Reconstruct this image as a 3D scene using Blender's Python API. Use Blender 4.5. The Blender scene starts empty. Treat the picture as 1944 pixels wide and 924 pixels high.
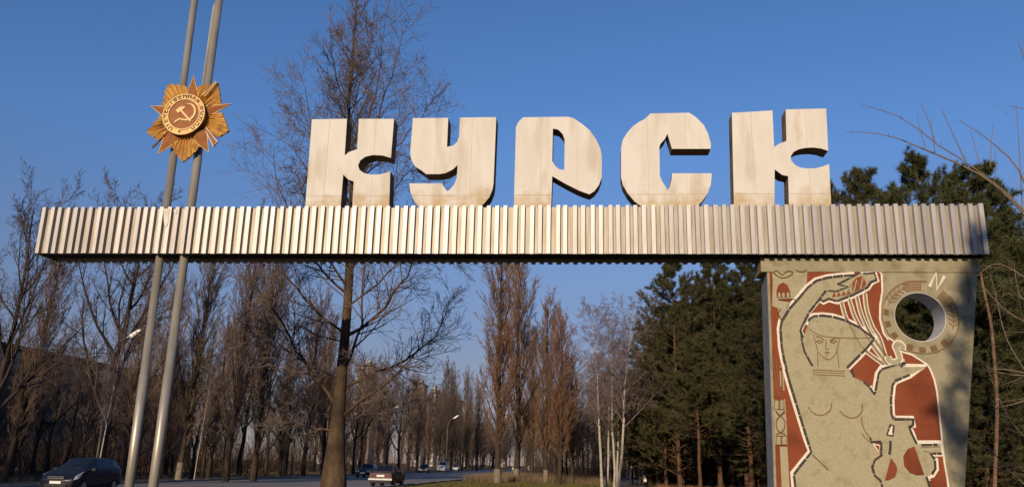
import bpy, bmesh, math, random
import numpy as np
from mathutils import Vector, Matrix, geometry

# ------------------------------------------------------------------ camera, sky, sun, exposure
SC = bpy.context.scene
COL = SC.collection
F, CX, CY, CH = 1580.0, 972.0, 462.0, 1.6
PITCH, ROLL = math.radians(14.9), math.radians(1.35)
_f = np.array([0, math.cos(PITCH), math.sin(PITCH)])
_r0 = np.array([1.0, 0, 0]); _u0 = np.array([0, -math.sin(PITCH), math.cos(PITCH)])
_r = _r0 * math.cos(ROLL) + _u0 * math.sin(ROLL)
_u = -_r0 * math.sin(ROLL) + _u0 * math.cos(ROLL)
CAMP = np.array([0, 0, CH])
cd = bpy.data.cameras.new('camera'); cam = bpy.data.objects.new('camera', cd); COL.objects.link(cam)
cd.sensor_width = 36.0; cd.lens = 36.0 * F / 1944.0; cd.clip_start = 0.1; cd.clip_end = 6000
M = Matrix(((_r[0], _u[0], -_f[0], 0), (_r[1], _u[1], -_f[1], 0), (_r[2], _u[2], -_f[2], CH), (0, 0, 0, 1)))
cam.matrix_world = M
SC.camera = cam

SUN_AZ, SUN_EL = math.radians(198), math.radians(17)      # behind the camera, a little to the left, low
SD = Vector((math.sin(SUN_AZ) * math.cos(SUN_EL), math.cos(SUN_AZ) * math.cos(SUN_EL), math.sin(SUN_EL)))
W = bpy.data.worlds.new('World'); SC.world = W; W.use_nodes = True
wn = W.node_tree.nodes; wl = W.node_tree.links
sky = wn.new('ShaderNodeTexSky'); sky.sky_type = 'NISHITA'; sky.sun_disc = False
sky.sun_elevation = SUN_EL; sky.sun_rotation = SUN_AZ
sky.air_density = 1.0; sky.dust_density = 0.0; sky.ozone_density = 6.0; sky.altitude = 0
bg = wn['Background']; bg.inputs['Strength'].default_value = 0.13
# town haze low in the sky, the same all round: the clear-sky colour is dulled towards the horizon
wtc = wn.new('ShaderNodeTexCoord'); wsx = wn.new('ShaderNodeSeparateXYZ'); wl.new(wtc.outputs['Generated'], wsx.inputs[0])
wr = wn.new('ShaderNodeValToRGB'); wl.new(wsx.outputs['Z'], wr.inputs[0])
els = [(0.0, (.46, .34, .38)), (.115, (.78, .48, .45)), (.215, (1.0, .70, .66)), (.36, (1.0, .95, 1.0)), (.5, (.93, .97, 1.03))]
wr.color_ramp.elements[0].position = els[0][0]; wr.color_ramp.elements[0].color = els[0][1] + (1,)
wr.color_ramp.elements[1].position = els[-1][0]; wr.color_ramp.elements[1].color = els[-1][1] + (1,)
for p_, c_ in els[1:-1]:
    e_ = wr.color_ramp.elements.new(p_); e_.color = c_ + (1,)
wm_ = wn.new('ShaderNodeMix'); wm_.data_type = 'RGBA'; wm_.blend_type = 'MULTIPLY'; wm_.inputs[0].default_value = 1.0
wl.new(sky.outputs[0], wm_.inputs[6]); wl.new(wr.outputs[0], wm_.inputs[7]); wl.new(wm_.outputs[2], bg.inputs[0])
sl = bpy.data.lights.new('sun', 'SUN'); sl.energy = 5.0; sl.angle = math.radians(0.6); sl.color = (1.0, 0.80, 0.56)
so = bpy.data.objects.new('sun', sl); COL.objects.link(so); so.location = (-20, -40, 40)
so.rotation_euler = (-SD).to_track_quat('-Z', 'Y').to_euler()
SC.view_settings.view_transform = 'Standard'; SC.view_settings.look = 'None'
SC.view_settings.exposure = 0.0; SC.view_settings.gamma = 1.0; SC.view_settings.use_curve_mapping = False
SC.render.engine = 'CYCLES'
SC.cycles.max_bounces = 5; SC.cycles.diffuse_bounces = 2; SC.cycles.glossy_bounces = 2
SC.cycles.transmission_bounces = 3; SC.cycles.volume_bounces = 0; SC.cycles.transparent_max_bounces = 6
SC.cycles.use_denoising = True

# ------------------------------------------------------------------ helpers
RNG = np.random.default_rng(7)
random.seed(3)

def ray(px, py):
    return _f + _r * (px - CX) / F - _u * (py - CY) / F
def at(px, py, Y):                       # the point on the plane at depth Y seen at a pixel of the photo
    d = ray(px, py); return CAMP + d * (Y / d[1])
def on_ground(px, py, z=0.0):
    d = ray(px, py); return CAMP + d * ((z - CH) / d[2])
def horizon(px):
    k = (px - CX) / F
    return CY + F * (_f[2] + _r[2] * k) / _u[2]
def xg(px, Y):                           # X of a thing whose foot is seen at column px, at depth Y
    py = horizon(px)
    for _ in range(4):
        p = at(px, py, Y); py += 0.0
        d = CAMP + 0
        # row of the ground below at this depth
        v = np.array([p[0], Y, 0.0]) - CAMP
        py = CY - F * (v @ _u) / (v @ _f)
    return at(px, py, Y)[0]
def ztop(px, py, Y):
    return at(px, py, Y)[2]

MATS = {}
def rgb(h):
    if isinstance(h, str):
        c = [int(h[i:i + 2], 16) / 255 for i in (0, 2, 4)]
        return tuple(((v / 12.92) if v <= .04045 else ((v + .055) / 1.055) ** 2.4) for v in c) + (1,)
    return tuple(h) + (1,)

def mat(name, c1, c2=None, rough=0.8, scale=6.0, stretch=(1, 1, 1), detail=6.0, metallic=0.0, bump=0.0, bscale=40.0,
        rand=0.0, lo=0.35, hi=0.65, c3=None, s3=1.0, lo3=.55, hi3=.7, str3=(1, 1, 1), spec=0.3, coat=0.0):
    if name in MATS: return MATS[name]
    m = bpy.data.materials.new(name); m.use_nodes = True; MATS[name] = m
    nt = m.node_tree; n = nt.nodes; l = nt.links; b = n['Principled BSDF']
    b.inputs['Roughness'].default_value = rough; b.inputs['Metallic'].default_value = metallic
    b.inputs['Specular IOR Level'].default_value = spec; b.inputs['Coat Weight'].default_value = coat
    if c2 is None:
        c2 = c1
    tc = n.new('ShaderNodeTexCoord')
    def noise(sc, st, det):
        mp = n.new('ShaderNodeMapping'); mp.inputs['Scale'].default_value = st; l.new(tc.outputs['Object'], mp.inputs[0])
        t = n.new('ShaderNodeTexNoise'); t.inputs['Scale'].default_value = sc; t.inputs['Detail'].default_value = det
        l.new(mp.outputs[0], t.inputs['Vector']); return t.outputs['Fac']
    def ramp(fac, a, b_):
        r = n.new('ShaderNodeMapRange'); r.inputs[1].default_value = a; r.inputs[2].default_value = b_
        l.new(fac, r.inputs[0]); return r.outputs[0]
    def mix(fac, a, b_, mode='MIX'):
        x = n.new('ShaderNodeMix'); x.data_type = 'RGBA'; x.blend_type = mode
        if isinstance(fac, float): x.inputs[0].default_value = fac
        else: l.new(fac, x.inputs[0])
        for i, v in ((6, a), (7, b_)):
            if isinstance(v, tuple): x.inputs[i].default_value = v
            else: l.new(v, x.inputs[i])
        return x.outputs[2]
    col = mix(ramp(noise(scale, stretch, detail), lo, hi), rgb(c1), rgb(c2))
    if c3 is not None:
        col = mix(ramp(noise(s3, str3, 8.0), lo3, hi3), col, rgb(c3))
    if rand > 0:
        oi = n.new('ShaderNodeObjectInfo'); hs = n.new('ShaderNodeHueSaturation')
        l.new(ramp(oi.outputs['Random'], 0, 1), hs.inputs['Value'])
        mr = n.new('ShaderNodeMapRange'); mr.inputs[3].default_value = 1 - rand; mr.inputs[4].default_value = 1 + rand
        l.new(oi.outputs['Random'], mr.inputs[0]); l.new(mr.outputs[0], hs.inputs['Value'])
        mh = n.new('ShaderNodeMath'); mh.operation = 'MULTIPLY'; mh.inputs[1].default_value = 7.31; l.new(oi.outputs['Random'], mh.inputs[0])
        fr = n.new('ShaderNodeMath'); fr.operation = 'FRACT'; l.new(mh.outputs[0], fr.inputs[0])
        m2 = n.new('ShaderNodeMapRange'); m2.inputs[3].default_value = 0.5 - rand * .12; m2.inputs[4].default_value = 0.5 + rand * .06
        l.new(fr.outputs[0], m2.inputs[0]); l.new(m2.outputs[0], hs.inputs['Hue'])
        l.new(col, hs.inputs['Color']); col = hs.outputs[0]
    l.new(col, b.inputs['Base Color'])
    if bump > 0:
        bn = n.new('ShaderNodeBump'); bn.inputs['Strength'].default_value = bump; bn.inputs['Distance'].default_value = 0.05
        l.new(noise(bscale, stretch, 4.0), bn.inputs['Height']); l.new(bn.outputs[0], b.inputs['Normal'])
    return m

def link(o, parent=None):
    COL.objects.link(o)
    if parent is not None: o.parent = parent
    return o
def thing(name, label, cat, loc=(0, 0, 0), rz=0.0, group=None, parent=None):
    o = bpy.data.objects.new(name, None); link(o, parent); o.location = loc; o.rotation_euler = (0, 0, rz)
    o.empty_display_size = 0.2
    return tag(o, label, cat, group)
def tag(o, label=None, cat=None, group=None, kind=None):
    if label: o['label'] = label
    if cat: o['category'] = cat
    if group: o['group'] = group
    if kind: o['kind'] = kind
    return o
def obj(name, me, m, parent=None, loc=None, rz=None, smooth=False):
    o = bpy.data.objects.new(name, me)
    if m is not None and len(me.materials) == 0:
        for q in (m if isinstance(m, (list, tuple)) else [m]): me.materials.append(q)
    if smooth: me.polygons.foreach_set('use_smooth', [True] * len(me.polygons))
    if loc is not None: o.location = loc
    if rz is not None: o.rotation_euler = (0, 0, rz)
    return link(o, parent)
def copy_tree(o, parent=None):
    c = o.copy(); COL.objects.link(c)
    if parent is not None: c.parent = parent
    for ch in list(o.children): copy_tree(ch, c)
    return c
def np_mesh(name, V, Q=None, T=None):
    me = bpy.data.meshes.new(name)
    V = np.asarray(V, dtype=np.float32).reshape(-1, 3)
    me.vertices.add(len(V)); me.vertices.foreach_set('co', V.ravel())
    parts = []; starts = []; tot = 0
    if Q is not None and len(Q):
        Q = np.asarray(Q, dtype=np.int32).reshape(-1, 4); parts.append(Q.ravel()); starts.append(np.arange(len(Q)) * 4); tot = len(Q) * 4
    if T is not None and len(T):
        T = np.asarray(T, dtype=np.int32).reshape(-1, 3); parts.append(T.ravel()); starts.append(tot + np.arange(len(T)) * 3)
    idx = np.concatenate(parts); st = np.concatenate(starts).astype(np.int32)
    me.loops.add(len(idx)); me.loops.foreach_set('vertex_index', idx)
    me.polygons.add(len(st)); me.polygons.foreach_set('loop_start', st)
    me.update(calc_edges=True)
    me.polygons.foreach_set('use_smooth', np.zeros(len(st), dtype=bool))
    return me
def join_np(parts):
    Vs, Qs, Ts, o = [], [], [], 0
    for V, Q, T in parts:
        Vs.append(V)
        if Q is not None and len(Q): Qs.append(np.asarray(Q) + o)
        if T is not None and len(T): Ts.append(np.asarray(T) + o)
        o += len(V)
    return np.concatenate(Vs), (np.concatenate(Qs) if Qs else None), (np.concatenate(Ts) if Ts else None)
_BF = np.array([[0, 3, 2, 1], [4, 5, 6, 7], [0, 1, 5, 4], [1, 2, 6, 5], [2, 3, 7, 6], [3, 0, 4, 7]])
def boxa(x0, x1, y0, y1, z0, z1):
    return (np.array([[x0, y0, z0], [x1, y0, z0], [x1, y1, z0], [x0, y1, z0], [x0, y0, z1], [x1, y0, z1], [x1, y1, z1], [x0, y1, z1]], float), _BF, None)
def boxm(name, *bs):
    return np_mesh(name, *join_np([boxa(*b) for b in bs]))
def bm_mesh(name, bm):
    me = bpy.data.meshes.new(name); bmesh.ops.recalc_face_normals(bm, faces=bm.faces); bm.to_mesh(me); bm.free(); return me
def ext(name, outer, y0, y1, holes=()):
    """outline in (x, z) pulled from y0 (front) to y1 (back)"""
    loops = [outer] + list(holes)
    tri = geometry.tessellate_polygon([[Vector((p[0], p[1], 0)) for p in lp] for lp in loops])
    flat = [p for lp in loops for p in lp]; n = len(flat)
    bm = bmesh.new()
    a = [bm.verts.new((p[0], y0, p[1])) for p in flat]; b = [bm.verts.new((p[0], y1, p[1])) for p in flat]
    for t in tri:
        try:
            bm.faces.new([a[i] for i in t]); bm.faces.new([b[i] for i in reversed(t)])
        except ValueError: pass
    o = 0
    for lp in loops:
        k = len(lp)
        for i in range(k):
            j = (i + 1) % k
            bm.faces.new((a[o + i], a[o + j], b[o + j], b[o + i]))
        o += k
    return bm_mesh(name, bm)
def smooth_path(pts, per=6, closed=False):
    pts = [np.array(p, float) for p in pts]; out = []; n = len(pts)
    rngi = range(n if closed else n - 1)
    for i in rngi:
        p0 = pts[(i - 1) % n] if (closed or i > 0) else pts[0]; p1 = pts[i]; p2 = pts[(i + 1) % n]
        p3 = pts[(i + 2) % n] if (closed or i + 2 < n) else pts[-1]
        for k in range(per):
            t = k / per
            out.append(.5 * ((2 * p1) + (-p0 + p2) * t + (2 * p0 - 5 * p1 + 4 * p2 - p3) * t * t + (-p0 + 3 * p1 - 3 * p2 + p3) * t ** 3))
    if not closed: out.append(pts[-1])
    return out
def ribbon(pts, w, y0, y1, closed=False, dash=None):
    """a stroke of width w along (x, z) points: list of box-like quads, sides included"""
    P = np.array(pts, float)
    if dash:                                   # short mosaic pieces with gaps
        seg = np.linalg.norm(np.diff(P, axis=0), axis=1); s = np.concatenate([[0], np.cumsum(seg)]); out = []
        a = 0.0
        while a < s[-1] - dash * .2:
            L = dash * random.uniform(.7, 1.25); b_ = min(a + L, s[-1])
            ts = np.concatenate([[a], s[(s > a + .1 * L) & (s < b_ - .1 * L)], [b_]])
            q = np.stack([np.interp(ts, s, P[:, 0]), np.interp(ts, s, P[:, 1])], 1)
            out.append(ribbon(q, w * random.uniform(.85, 1.15), y0, y1)); a = b_ + dash * random.uniform(.03, .09)
        return join_np(out)
    n = len(P)
    T = np.gradient(P, axis=0) if not closed else (np.roll(P, -1, 0) - np.roll(P, 1, 0))
    T /= np.linalg.norm(T, axis=1, keepdims=True) + 1e-9
    N = np.stack([-T[:, 1], T[:, 0]], 1) * (w / 2 if np.isscalar(w) else (np.array(w)[:, None] / 2))
    L, R = P + N, P - N
    V = np.zeros((n, 4, 3)); V[:, 0, [0, 2]] = L; V[:, 1, [0, 2]] = R; V[:, 2, [0, 2]] = R; V[:, 3, [0, 2]] = L
    V[:, 0:2, 1] = y0; V[:, 2:4, 1] = y1
    q = []
    m = n if closed else n - 1
    for i in range(m):
        a = 4 * i; b_ = 4 * ((i + 1) % n)
        for k in range(4): q.append([a + k, b_ + k, b_ + (k + 1) % 4, a + (k + 1) % 4])
    if not closed: q += [[0, 1, 2, 3], [4 * (n - 1) + k for k in (3, 2, 1, 0)]]
    return (V.reshape(-1, 3), np.array(q), None)
def ring_tube(pts, rad, s=8, cap=True):
    """one tapering tube through 3-D points"""
    P = np.asarray(pts, float)[None]; R = np.asarray(rad, float)[None]
    V, Q = tubes(P, R, s); T = None
    if cap:
        k = P.shape[1]; V = np.concatenate([V, P[0, :1], P[0, -1:]]); c0, c1 = len(V) - 2, len(V) - 1
        T = [[c0, (i + 1) % s, i] for i in range(s)] + [[c1, (k - 1) * s + i, (k - 1) * s + (i + 1) % s] for i in range(s)]
        T = np.array(T)
    return V, Q, T
def tubes(P, R, s):
    N, k, _ = P.shape
    T = np.gradient(P, axis=1); T /= np.linalg.norm(T, axis=2, keepdims=True) + 1e-9
    mean = P[:, -1] - P[:, 0]; mean /= np.linalg.norm(mean, axis=1, keepdims=True) + 1e-9
    ref = np.where(np.abs(mean[:, 2:3]) > .7, np.array([[1.0, 0.13, 0]]), np.array([[0.05, 0.1, 1.0]]))[:, None, :]
    A = np.cross(T, np.broadcast_to(ref, T.shape)); A /= np.linalg.norm(A, axis=2, keepdims=True) + 1e-9
    B = np.cross(T, A)
    th = np.arange(s) * 2 * math.pi / s
    V = P[:, :, None, :] + R[:, :, None, None] * (np.cos(th)[None, None, :, None] * A[:, :, None, :] + np.sin(th)[None, None, :, None] * B[:, :, None, :])
    base = (np.arange(N)[:, None, None] * k + np.arange(k - 1)[None, :, None]) * s
    i = np.arange(s)[None, None, :]; j = (i + 1) % s
    Q = np.stack([base + i, base + j, base + s + j, base + s + i], -1).reshape(-1, 4)
    return V.reshape(-1, 3), Q
def norm(a): return a / (np.linalg.norm(a, axis=-1, keepdims=True) + 1e-9)
# ------------------------------------------------------------------ ground, road, kerbs, paths
def far_edge(Y):  return -28 + .1 * Y if Y < 100 else -18 + .06 * (Y - 100)
def near_edge(Y): return far_edge(Y) + 14.6 - (0.004 * max(0, Y - 100))
m_ground = mat('dry_ground', (.085, .062, .026), (.06, .052, .018), rough=.95, scale=.35, lo=.4, hi=.6, c3=(.11, .07, .035), s3=.08, lo3=.45, hi3=.6, bump=.6, bscale=3, spec=.1)
m_road = mat('asphalt', (.175, .158, .148), (.205, .188, .176), rough=.75, scale=.9, stretch=(1, .15, 1), c3=(.12, .11, .104), s3=.3, bump=.15, bscale=60)
m_kerb = mat('kerb_concrete', (.3, .28, .25), (.2, .19, .17), rough=.9, scale=3, rand=.15)
m_path = mat('footpath_asphalt', (.13, .105, .085), (.1, .085, .07), rough=.9, scale=.8)

gx = np.unique(np.concatenate([np.linspace(-1500, -90, 14), np.linspace(-90, 90, 61), np.linspace(90, 1500, 14)]))
gy = np.unique(np.concatenate([np.linspace(-200, -10, 8), np.linspace(-10, 200, 71), np.linspace(200, 2500, 20)]))
GX, GY = np.meshgrid(gx, gy, indexing='ij')
GZ = np.zeros_like(GX)
def pathx(y): return 1.3 + .127 * y
right = np.clip((GX - 3 - pathx(GY)) / 6, 0, 1)
GZ += right * .10 * (np.sin(GX * .7 + GY * .31) + np.sin(GX * .23 - GY * .53)) * (GY > 20) + 0.0
GZ = np.where((GX > 2) & (GX < 14) & (GY < 40), 0, GZ) - .012
nx, ny = len(gx), len(gy)
ii, jj = np.meshgrid(np.arange(nx - 1), np.arange(ny - 1), indexing='ij')
Qg = np.stack([ii * ny + jj, (ii + 1) * ny + jj, (ii + 1) * ny + jj + 1, ii * ny + jj + 1], -1).reshape(-1, 4)
tag(obj('ground', np_mesh('ground', np.stack([GX, GY, GZ], -1).reshape(-1, 3), Qg), m_ground, smooth=True), kind='structure')

def strip(name, left, right_, ys, z, m):
    V = []; q = []
    for i, y in enumerate(ys):
        V += [[left(y), y, z], [right_(y), y, z]]
        if i: q.append([2 * i - 2, 2 * i - 1, 2 * i + 1, 2 * i])
    return tag(obj(name, np_mesh(name, V, q), m), kind='structure')
ys = list(range(-60, 700, 8))
strip('road', lambda y: far_edge(y) + .02, lambda y: near_edge(y) - .02, ys, .006, m_road)
m_line = mat('road_paint', (.5, .48, .44), (.25, .24, .22), rough=.8, scale=5)
def mid(y): return (far_edge(y) + near_edge(y)) / 2
for k, y in enumerate(range(20, 200, 9)):
    V = [[mid(y) - .07, y, .011], [mid(y) + .07, y, .011], [mid(y + 4) + .07, y + 4, .011], [mid(y + 4) - .07, y + 4, .011]]
    tag(obj('lane_marking', np_mesh('lane_marking', V, [[0, 1, 2, 3]]), m_line), kind='structure')
# kerb stones, each a piece of its kerb
for name, edge, side, y0, y1 in (('kerb_far', far_edge, -1, 26, 210), ('kerb_near', near_edge, 1, 40, 200)):
    root = bpy.data.objects.new(name, None); link(root); tag(root, kind='structure')
    me = boxm('kerb_stone', (-.09, .09, -.485, .485, -.1, .14)); me.materials.append(m_kerb)
    y = y0
    while y < y1:
        o = obj('kerb_stone', me, None, root, loc=(edge(y + .5) + side * .1, y + .5, random.uniform(-.01, .012)), rz=-math.atan((edge(y + 1) - edge(y))) + random.uniform(-.01, .01))
        y += 1.0
strip('verge_pavement', lambda y: far_edge(y) - 5.2, lambda y: far_edge(y) - 3.2, ys, .004, m_path)
strip('footpath', lambda y: pathx(y) - 1.3, lambda y: pathx(y) + 1.5, list(range(44, 200, 4)), .005, m_path)

# ------------------------------------------------------------------ the name sign: frame of reference of the beam
A = CAMP + ray(71, 436) * 19.6
B = CAMP + ray(1876, 436) * 17.7
UV = (B - A); UV[2] = 0; BL = float(np.linalg.norm(UV)); UV /= BL
NV = np.array([UV[1], -UV[0], 0.0])            # horizontal normal towards the camera
YAW = math.atan2(UV[1], UV[0])
ZB, ZT = 6.13, 7.25                            # underside and top of the beam
def hit(px, py, off=0.0):                      # (along the beam, height) of a pixel on the plane `off` metres behind the beam's front
    d = ray(px, py); t = ((A - NV * off - CAMP) @ NV) / (d @ NV); p = CAMP + d * t
    return float((p - A) @ UV), float(p[2])
def hits(pts, off=0.0, zoom=None):
    if zoom: ox, oy, s = zoom; pts = [(ox + x / s, oy + y / s) for x, y in pts]
    return [hit(x, y, off) for x, y in pts]
def sign_place(o):                             # local x along the beam, y away from the camera, z up
    o.location = (A[0], A[1], 0); o.rotation_euler = (0, 0, YAW); return o

m_rib = mat('ribbed_metal', (.37, .355, .355), (.305, .29, .285), rough=.48, scale=2.2, stretch=(6, 6, .6), metallic=0.38, rand=.16,
            c3=(.235, .21, .185), s3=1.5, str3=(8, 8, .5), lo3=.5, hi3=.85, spec=.4)
m_groove = mat('groove_metal', (.30, .265, .22), (.22, .19, .15), metallic=.3, rough=.5, scale=2.5, stretch=(5, 5, .6))
m_core = mat('shade_black_steel', (.02, .016, .013), (.03, .022, .016), rough=.9, scale=4)  # near-black colour stands in for the shade inside and under the beam
beam = sign_place(thing('sign_beam', 'long pale ribbed metal beam carrying the big letters across the picture', 'beam'))
DEPTH = 1.0
# hollow box: front and back sheets, top deck, ends, a dark ceiling set up inside
obj('front_sheet', boxm('front_sheet', (0.02, BL - .02, .085, .095, ZB + .02, ZT - .02)), m_groove, beam)
obj('back_sheet', boxm('back_sheet', (0.02, BL - .02, DEPTH - .095, DEPTH - .085, ZB + .02, ZT - .02)), m_groove, beam)
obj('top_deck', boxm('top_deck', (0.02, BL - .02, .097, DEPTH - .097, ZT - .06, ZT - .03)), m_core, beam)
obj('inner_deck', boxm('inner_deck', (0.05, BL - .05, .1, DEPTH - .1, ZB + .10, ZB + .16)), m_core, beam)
for x0 in (0.0, BL - .012):
    obj('end_sheet', boxm('end_sheet', (x0, x0 + .012, .087, DEPTH - .087, ZB + .012, ZT - .025)), m_groove, beam)
NR = 111; PIT = BL / NR
def rib_mesh(w):
    pr = [(-w / 2, .0855), (-w / 2 + .010, 0), (w / 2 - .010, 0), (w / 2, .0855)]
    V = [[x, y, z] for z in (ZB, ZT) for x, y in pr]
    me = np_mesh('rib', V, [[0, 1, 5, 4], [1, 2, 6, 5], [2, 3, 7, 6], [3, 0, 4, 7], [3, 2, 1, 0], [4, 5, 6, 7]]); me.materials.append(m_rib); return me
ribs = [rib_mesh(w) for w in (.104, .110, .116, .108)]
for i in range(NR):
    x = (i + .5) * PIT + random.uniform(-.008, .008)
    if i in (0, NR - 1): x = .067 if i == 0 else BL - .067
    o = obj('rib', random.choice(ribs), None, beam, loc=(x, random.uniform(-.004, .004), random.uniform(-.005, .005)))
    o.rotation_euler = (0, random.uniform(-.0025, .0025), 0)
    b_ = obj('rear_rib', random.choice(ribs), None, beam, loc=(x, DEPTH, random.uniform(-.01, .01))); b_.rotation_euler = (0, 0, 0); b_.scale = (1, -1, 1)
m_white = mat('whitewash', (.62, .58, .5), (.52, .47, .4), rough=.8, scale=5)
pp = hits([(311, 396), (322, 396), (321, 410), (319, 425), (316, 432), (312, 428), (311, 412)], 0)
obj('paint_drip', ext('paint_drip', pp, -.014, -.010), m_white, beam)
pp = hits([(330, 398), (337, 398), (335, 407), (331, 406)], 0)
obj('paint_drip', ext('paint_drip', pp, -.014, -.010), m_white, beam)

# letters
m_let = mat('cream_letter_plaster', (.57, .545, .505), (.53, .495, .445), rough=.85, scale=2.0, stretch=(1.5, 1.5, .6),
            c3=(.38, .31, .21), s3=1.3, str3=(2.0, 2.0, .5), lo3=.52, hi3=.8, bump=.12, bscale=12, spec=.2)
_nt = m_let.node_tree; _n = _nt.nodes; _l = _nt.links; _b = _n['Principled BSDF']
_src = _b.inputs['Base Color'].links[0].from_socket
_tc = _n.new('ShaderNodeTexCoord'); _sx = _n.new('ShaderNodeSeparateXYZ'); _l.new(_tc.outputs['Object'], _sx.inputs[0])
_no = _n.new('ShaderNodeTexNoise'); _no.inputs['Scale'].default_value = 3.5; _no.inputs['Detail'].default_value = 9; _l.new(_tc.outputs['Object'], _no.inputs['Vector'])
_mz = _n.new('ShaderNodeMapRange'); _mz.inputs[1].default_value = ZT; _mz.inputs[2].default_value = ZT + .75; _mz.inputs[3].default_value = .36; _mz.inputs[4].default_value = -.12; _l.new(_sx.outputs['Z'], _mz.inputs[0])
_ad = _n.new('ShaderNodeMath'); _ad.operation = 'ADD'; _l.new(_no.outputs['Fac'], _ad.inputs[0]); _l.new(_mz.outputs[0], _ad.inputs[1])
_mr = _n.new('ShaderNodeMapRange'); _mr.inputs[1].default_value = .60; _mr.inputs[2].default_value = .9; _mr.inputs[4].default_value = .8; _l.new(_ad.outputs[0], _mr.inputs[0])
_mx = _n.new('ShaderNodeMix'); _mx.data_type = 'RGBA'; _l.new(_mr.outputs[0], _mx.inputs[0]); _l.new(_src, _mx.inputs[6]); _mx.inputs[7].default_value = (.40, .29, .15, 1)   # rust-brown splash stains near the foot
_l.new(_mx.outputs[2], _b.inputs['Base Color'])
m_lside = mat('shaded_letter_edge', (.26, .19, .125), (.19, .135, .09), rough=.9, scale=3, c3=(.12, .08, .05), s3=2, lo3=.5, hi3=.7)  # letter sides coloured dark brown to stand for their shade
m_seam = mat('letter_seam', (.49, .44, .36), (.36, .30, .21), rough=.9, scale=2)
Z2, Z3, Z4 = (560, 200, 4.2), (950, 190, 4.016), (1360, 190, 4.019)
LET = [
 ('letter_k', 'first cream letter К on the beam, in front of the tall bare tree', Z2,
  [(135,112),(415,108),(396,400),(430,372),(495,350),(510,108),(790,108),(765,420),(700,400),(620,396),(560,410),(520,440),(503,480),(515,515),(550,540),(610,553),(670,550),(720,540),(760,525),(750,830),(455,830),(468,607),(425,592),(385,550),(362,830),(80,830)], []),
 ('letter_u', 'cream letter У, second in the word, with a hooked tail', Z2,
  [(940,103),(1222,100),(1212,330),(1260,322),(1295,290),(1308,250),(1315,98),(1605,95),(1583,620),(1575,670),(1550,730),(1510,780),(1470,815),(990,815),(950,760),(920,690),(912,622),(1172,622),(1190,655),(1215,685),(1240,665),(1270,630),(1290,580),(1297,475),(1260,510),(1200,540),(1150,548),(1045,548),(1010,520),(960,490),(930,440),(918,380)], []),
 ('letter_r', 'cream letter Р, middle of the word, with a narrow slot in its bowl', Z3,
  [(172,132),(520,128),(560,140),(620,180),(680,230),(730,300),(762,370),(773,430),(772,590),(750,650),(715,695),(678,718),(600,690),(500,640),(395,580),(387,830),(102,830),(118,210),(135,170)],
  [[(400,218),(440,225),(475,260),(490,300),(487,532),(450,528),(415,500),(395,465)]]),
 ('letter_s', 'cream letter С, fourth in the word, with a notched open mouth', Z3,
  [(1145,103),(1440,97),(1490,130),(1550,190),(1585,260),(1605,335),(1603,372),(1308,372),(1290,310),(1273,255),(1255,295),(1220,335),(1212,360),(1215,575),(1230,615),(1260,660),(1275,690),(1293,655),(1305,600),(1310,558),(1612,558),(1605,640),(1580,710),(1540,770),(1495,815),(1080,815),(1020,770),(970,710),(935,650),(920,590),(920,370),(930,310),(965,250),(1010,200),(1060,165),(1100,145)], []),
 ('letter_k', 'last cream letter К, rightmost of the word, against clear sky', Z4,
  [(118,98),(428,80),(440,360),(475,335),(535,312),(528,72),(838,65),(853,388),(800,370),(740,362),(680,365),(630,375),(590,395),(567,430),(570,460),(600,495),(640,515),(700,522),(760,520),(815,505),(860,488),(878,830),(555,830),(548,580),(500,570),(445,528),(443,830),(135,830)], []),
]
for nm, lab, zz, outer, holes in LET:
    LO = .14
    po = [(x, max(z, ZT - .028)) for x, z in hits(outer, LO, zz)]
    ph = [hits(h, LO, zz) for h in holes]
    if nm == 'letter_r': po = [(x, z) for x, z in po]
    o = obj(nm, ext(nm, po, LO, LO + .42, ph), m_let); sign_place(o)
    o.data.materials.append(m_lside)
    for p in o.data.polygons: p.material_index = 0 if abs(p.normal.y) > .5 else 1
    tag(o, lab, 'letter', 'letters of the town name on the beam')
    def cuts(v, ax):                               # where a straight seam crosses the letter
        c = []
        for lp in [po] + ph:
            for i in range(len(lp)):
                p, q = lp[i], lp[(i + 1) % len(lp)]
                if (p[ax] - v) * (q[ax] - v) < 0: c.append(p[1 - ax] + (q[1 - ax] - p[1 - ax]) * (v - p[ax]) / (q[ax] - p[ax]))
        c.sort(); return list(zip(c[::2], c[1::2]))
    x0_, x1_ = min(p[0] for p in po), max(p[0] for p in po)
    for z_ in (ZT + .29,):
        for a_, b_ in cuts(z_, 1): obj('seam', boxm('seam', (a_ + .01, b_ - .01, LO - .004, LO + .002, z_ - .006, z_ + .006)), m_seam, o)
    for f_ in ((.22, .78) if nm == 'letter_k' else (.3, .72)):
        v_ = x0_ + (x1_ - x0_) * f_
        for a_, b_ in cuts(v_, 0): obj('seam', boxm('seam', (v_ - .004, v_ + .004, LO - .003, LO + .002, a_ + .01, b_ - .01)), m_seam, o)

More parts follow.
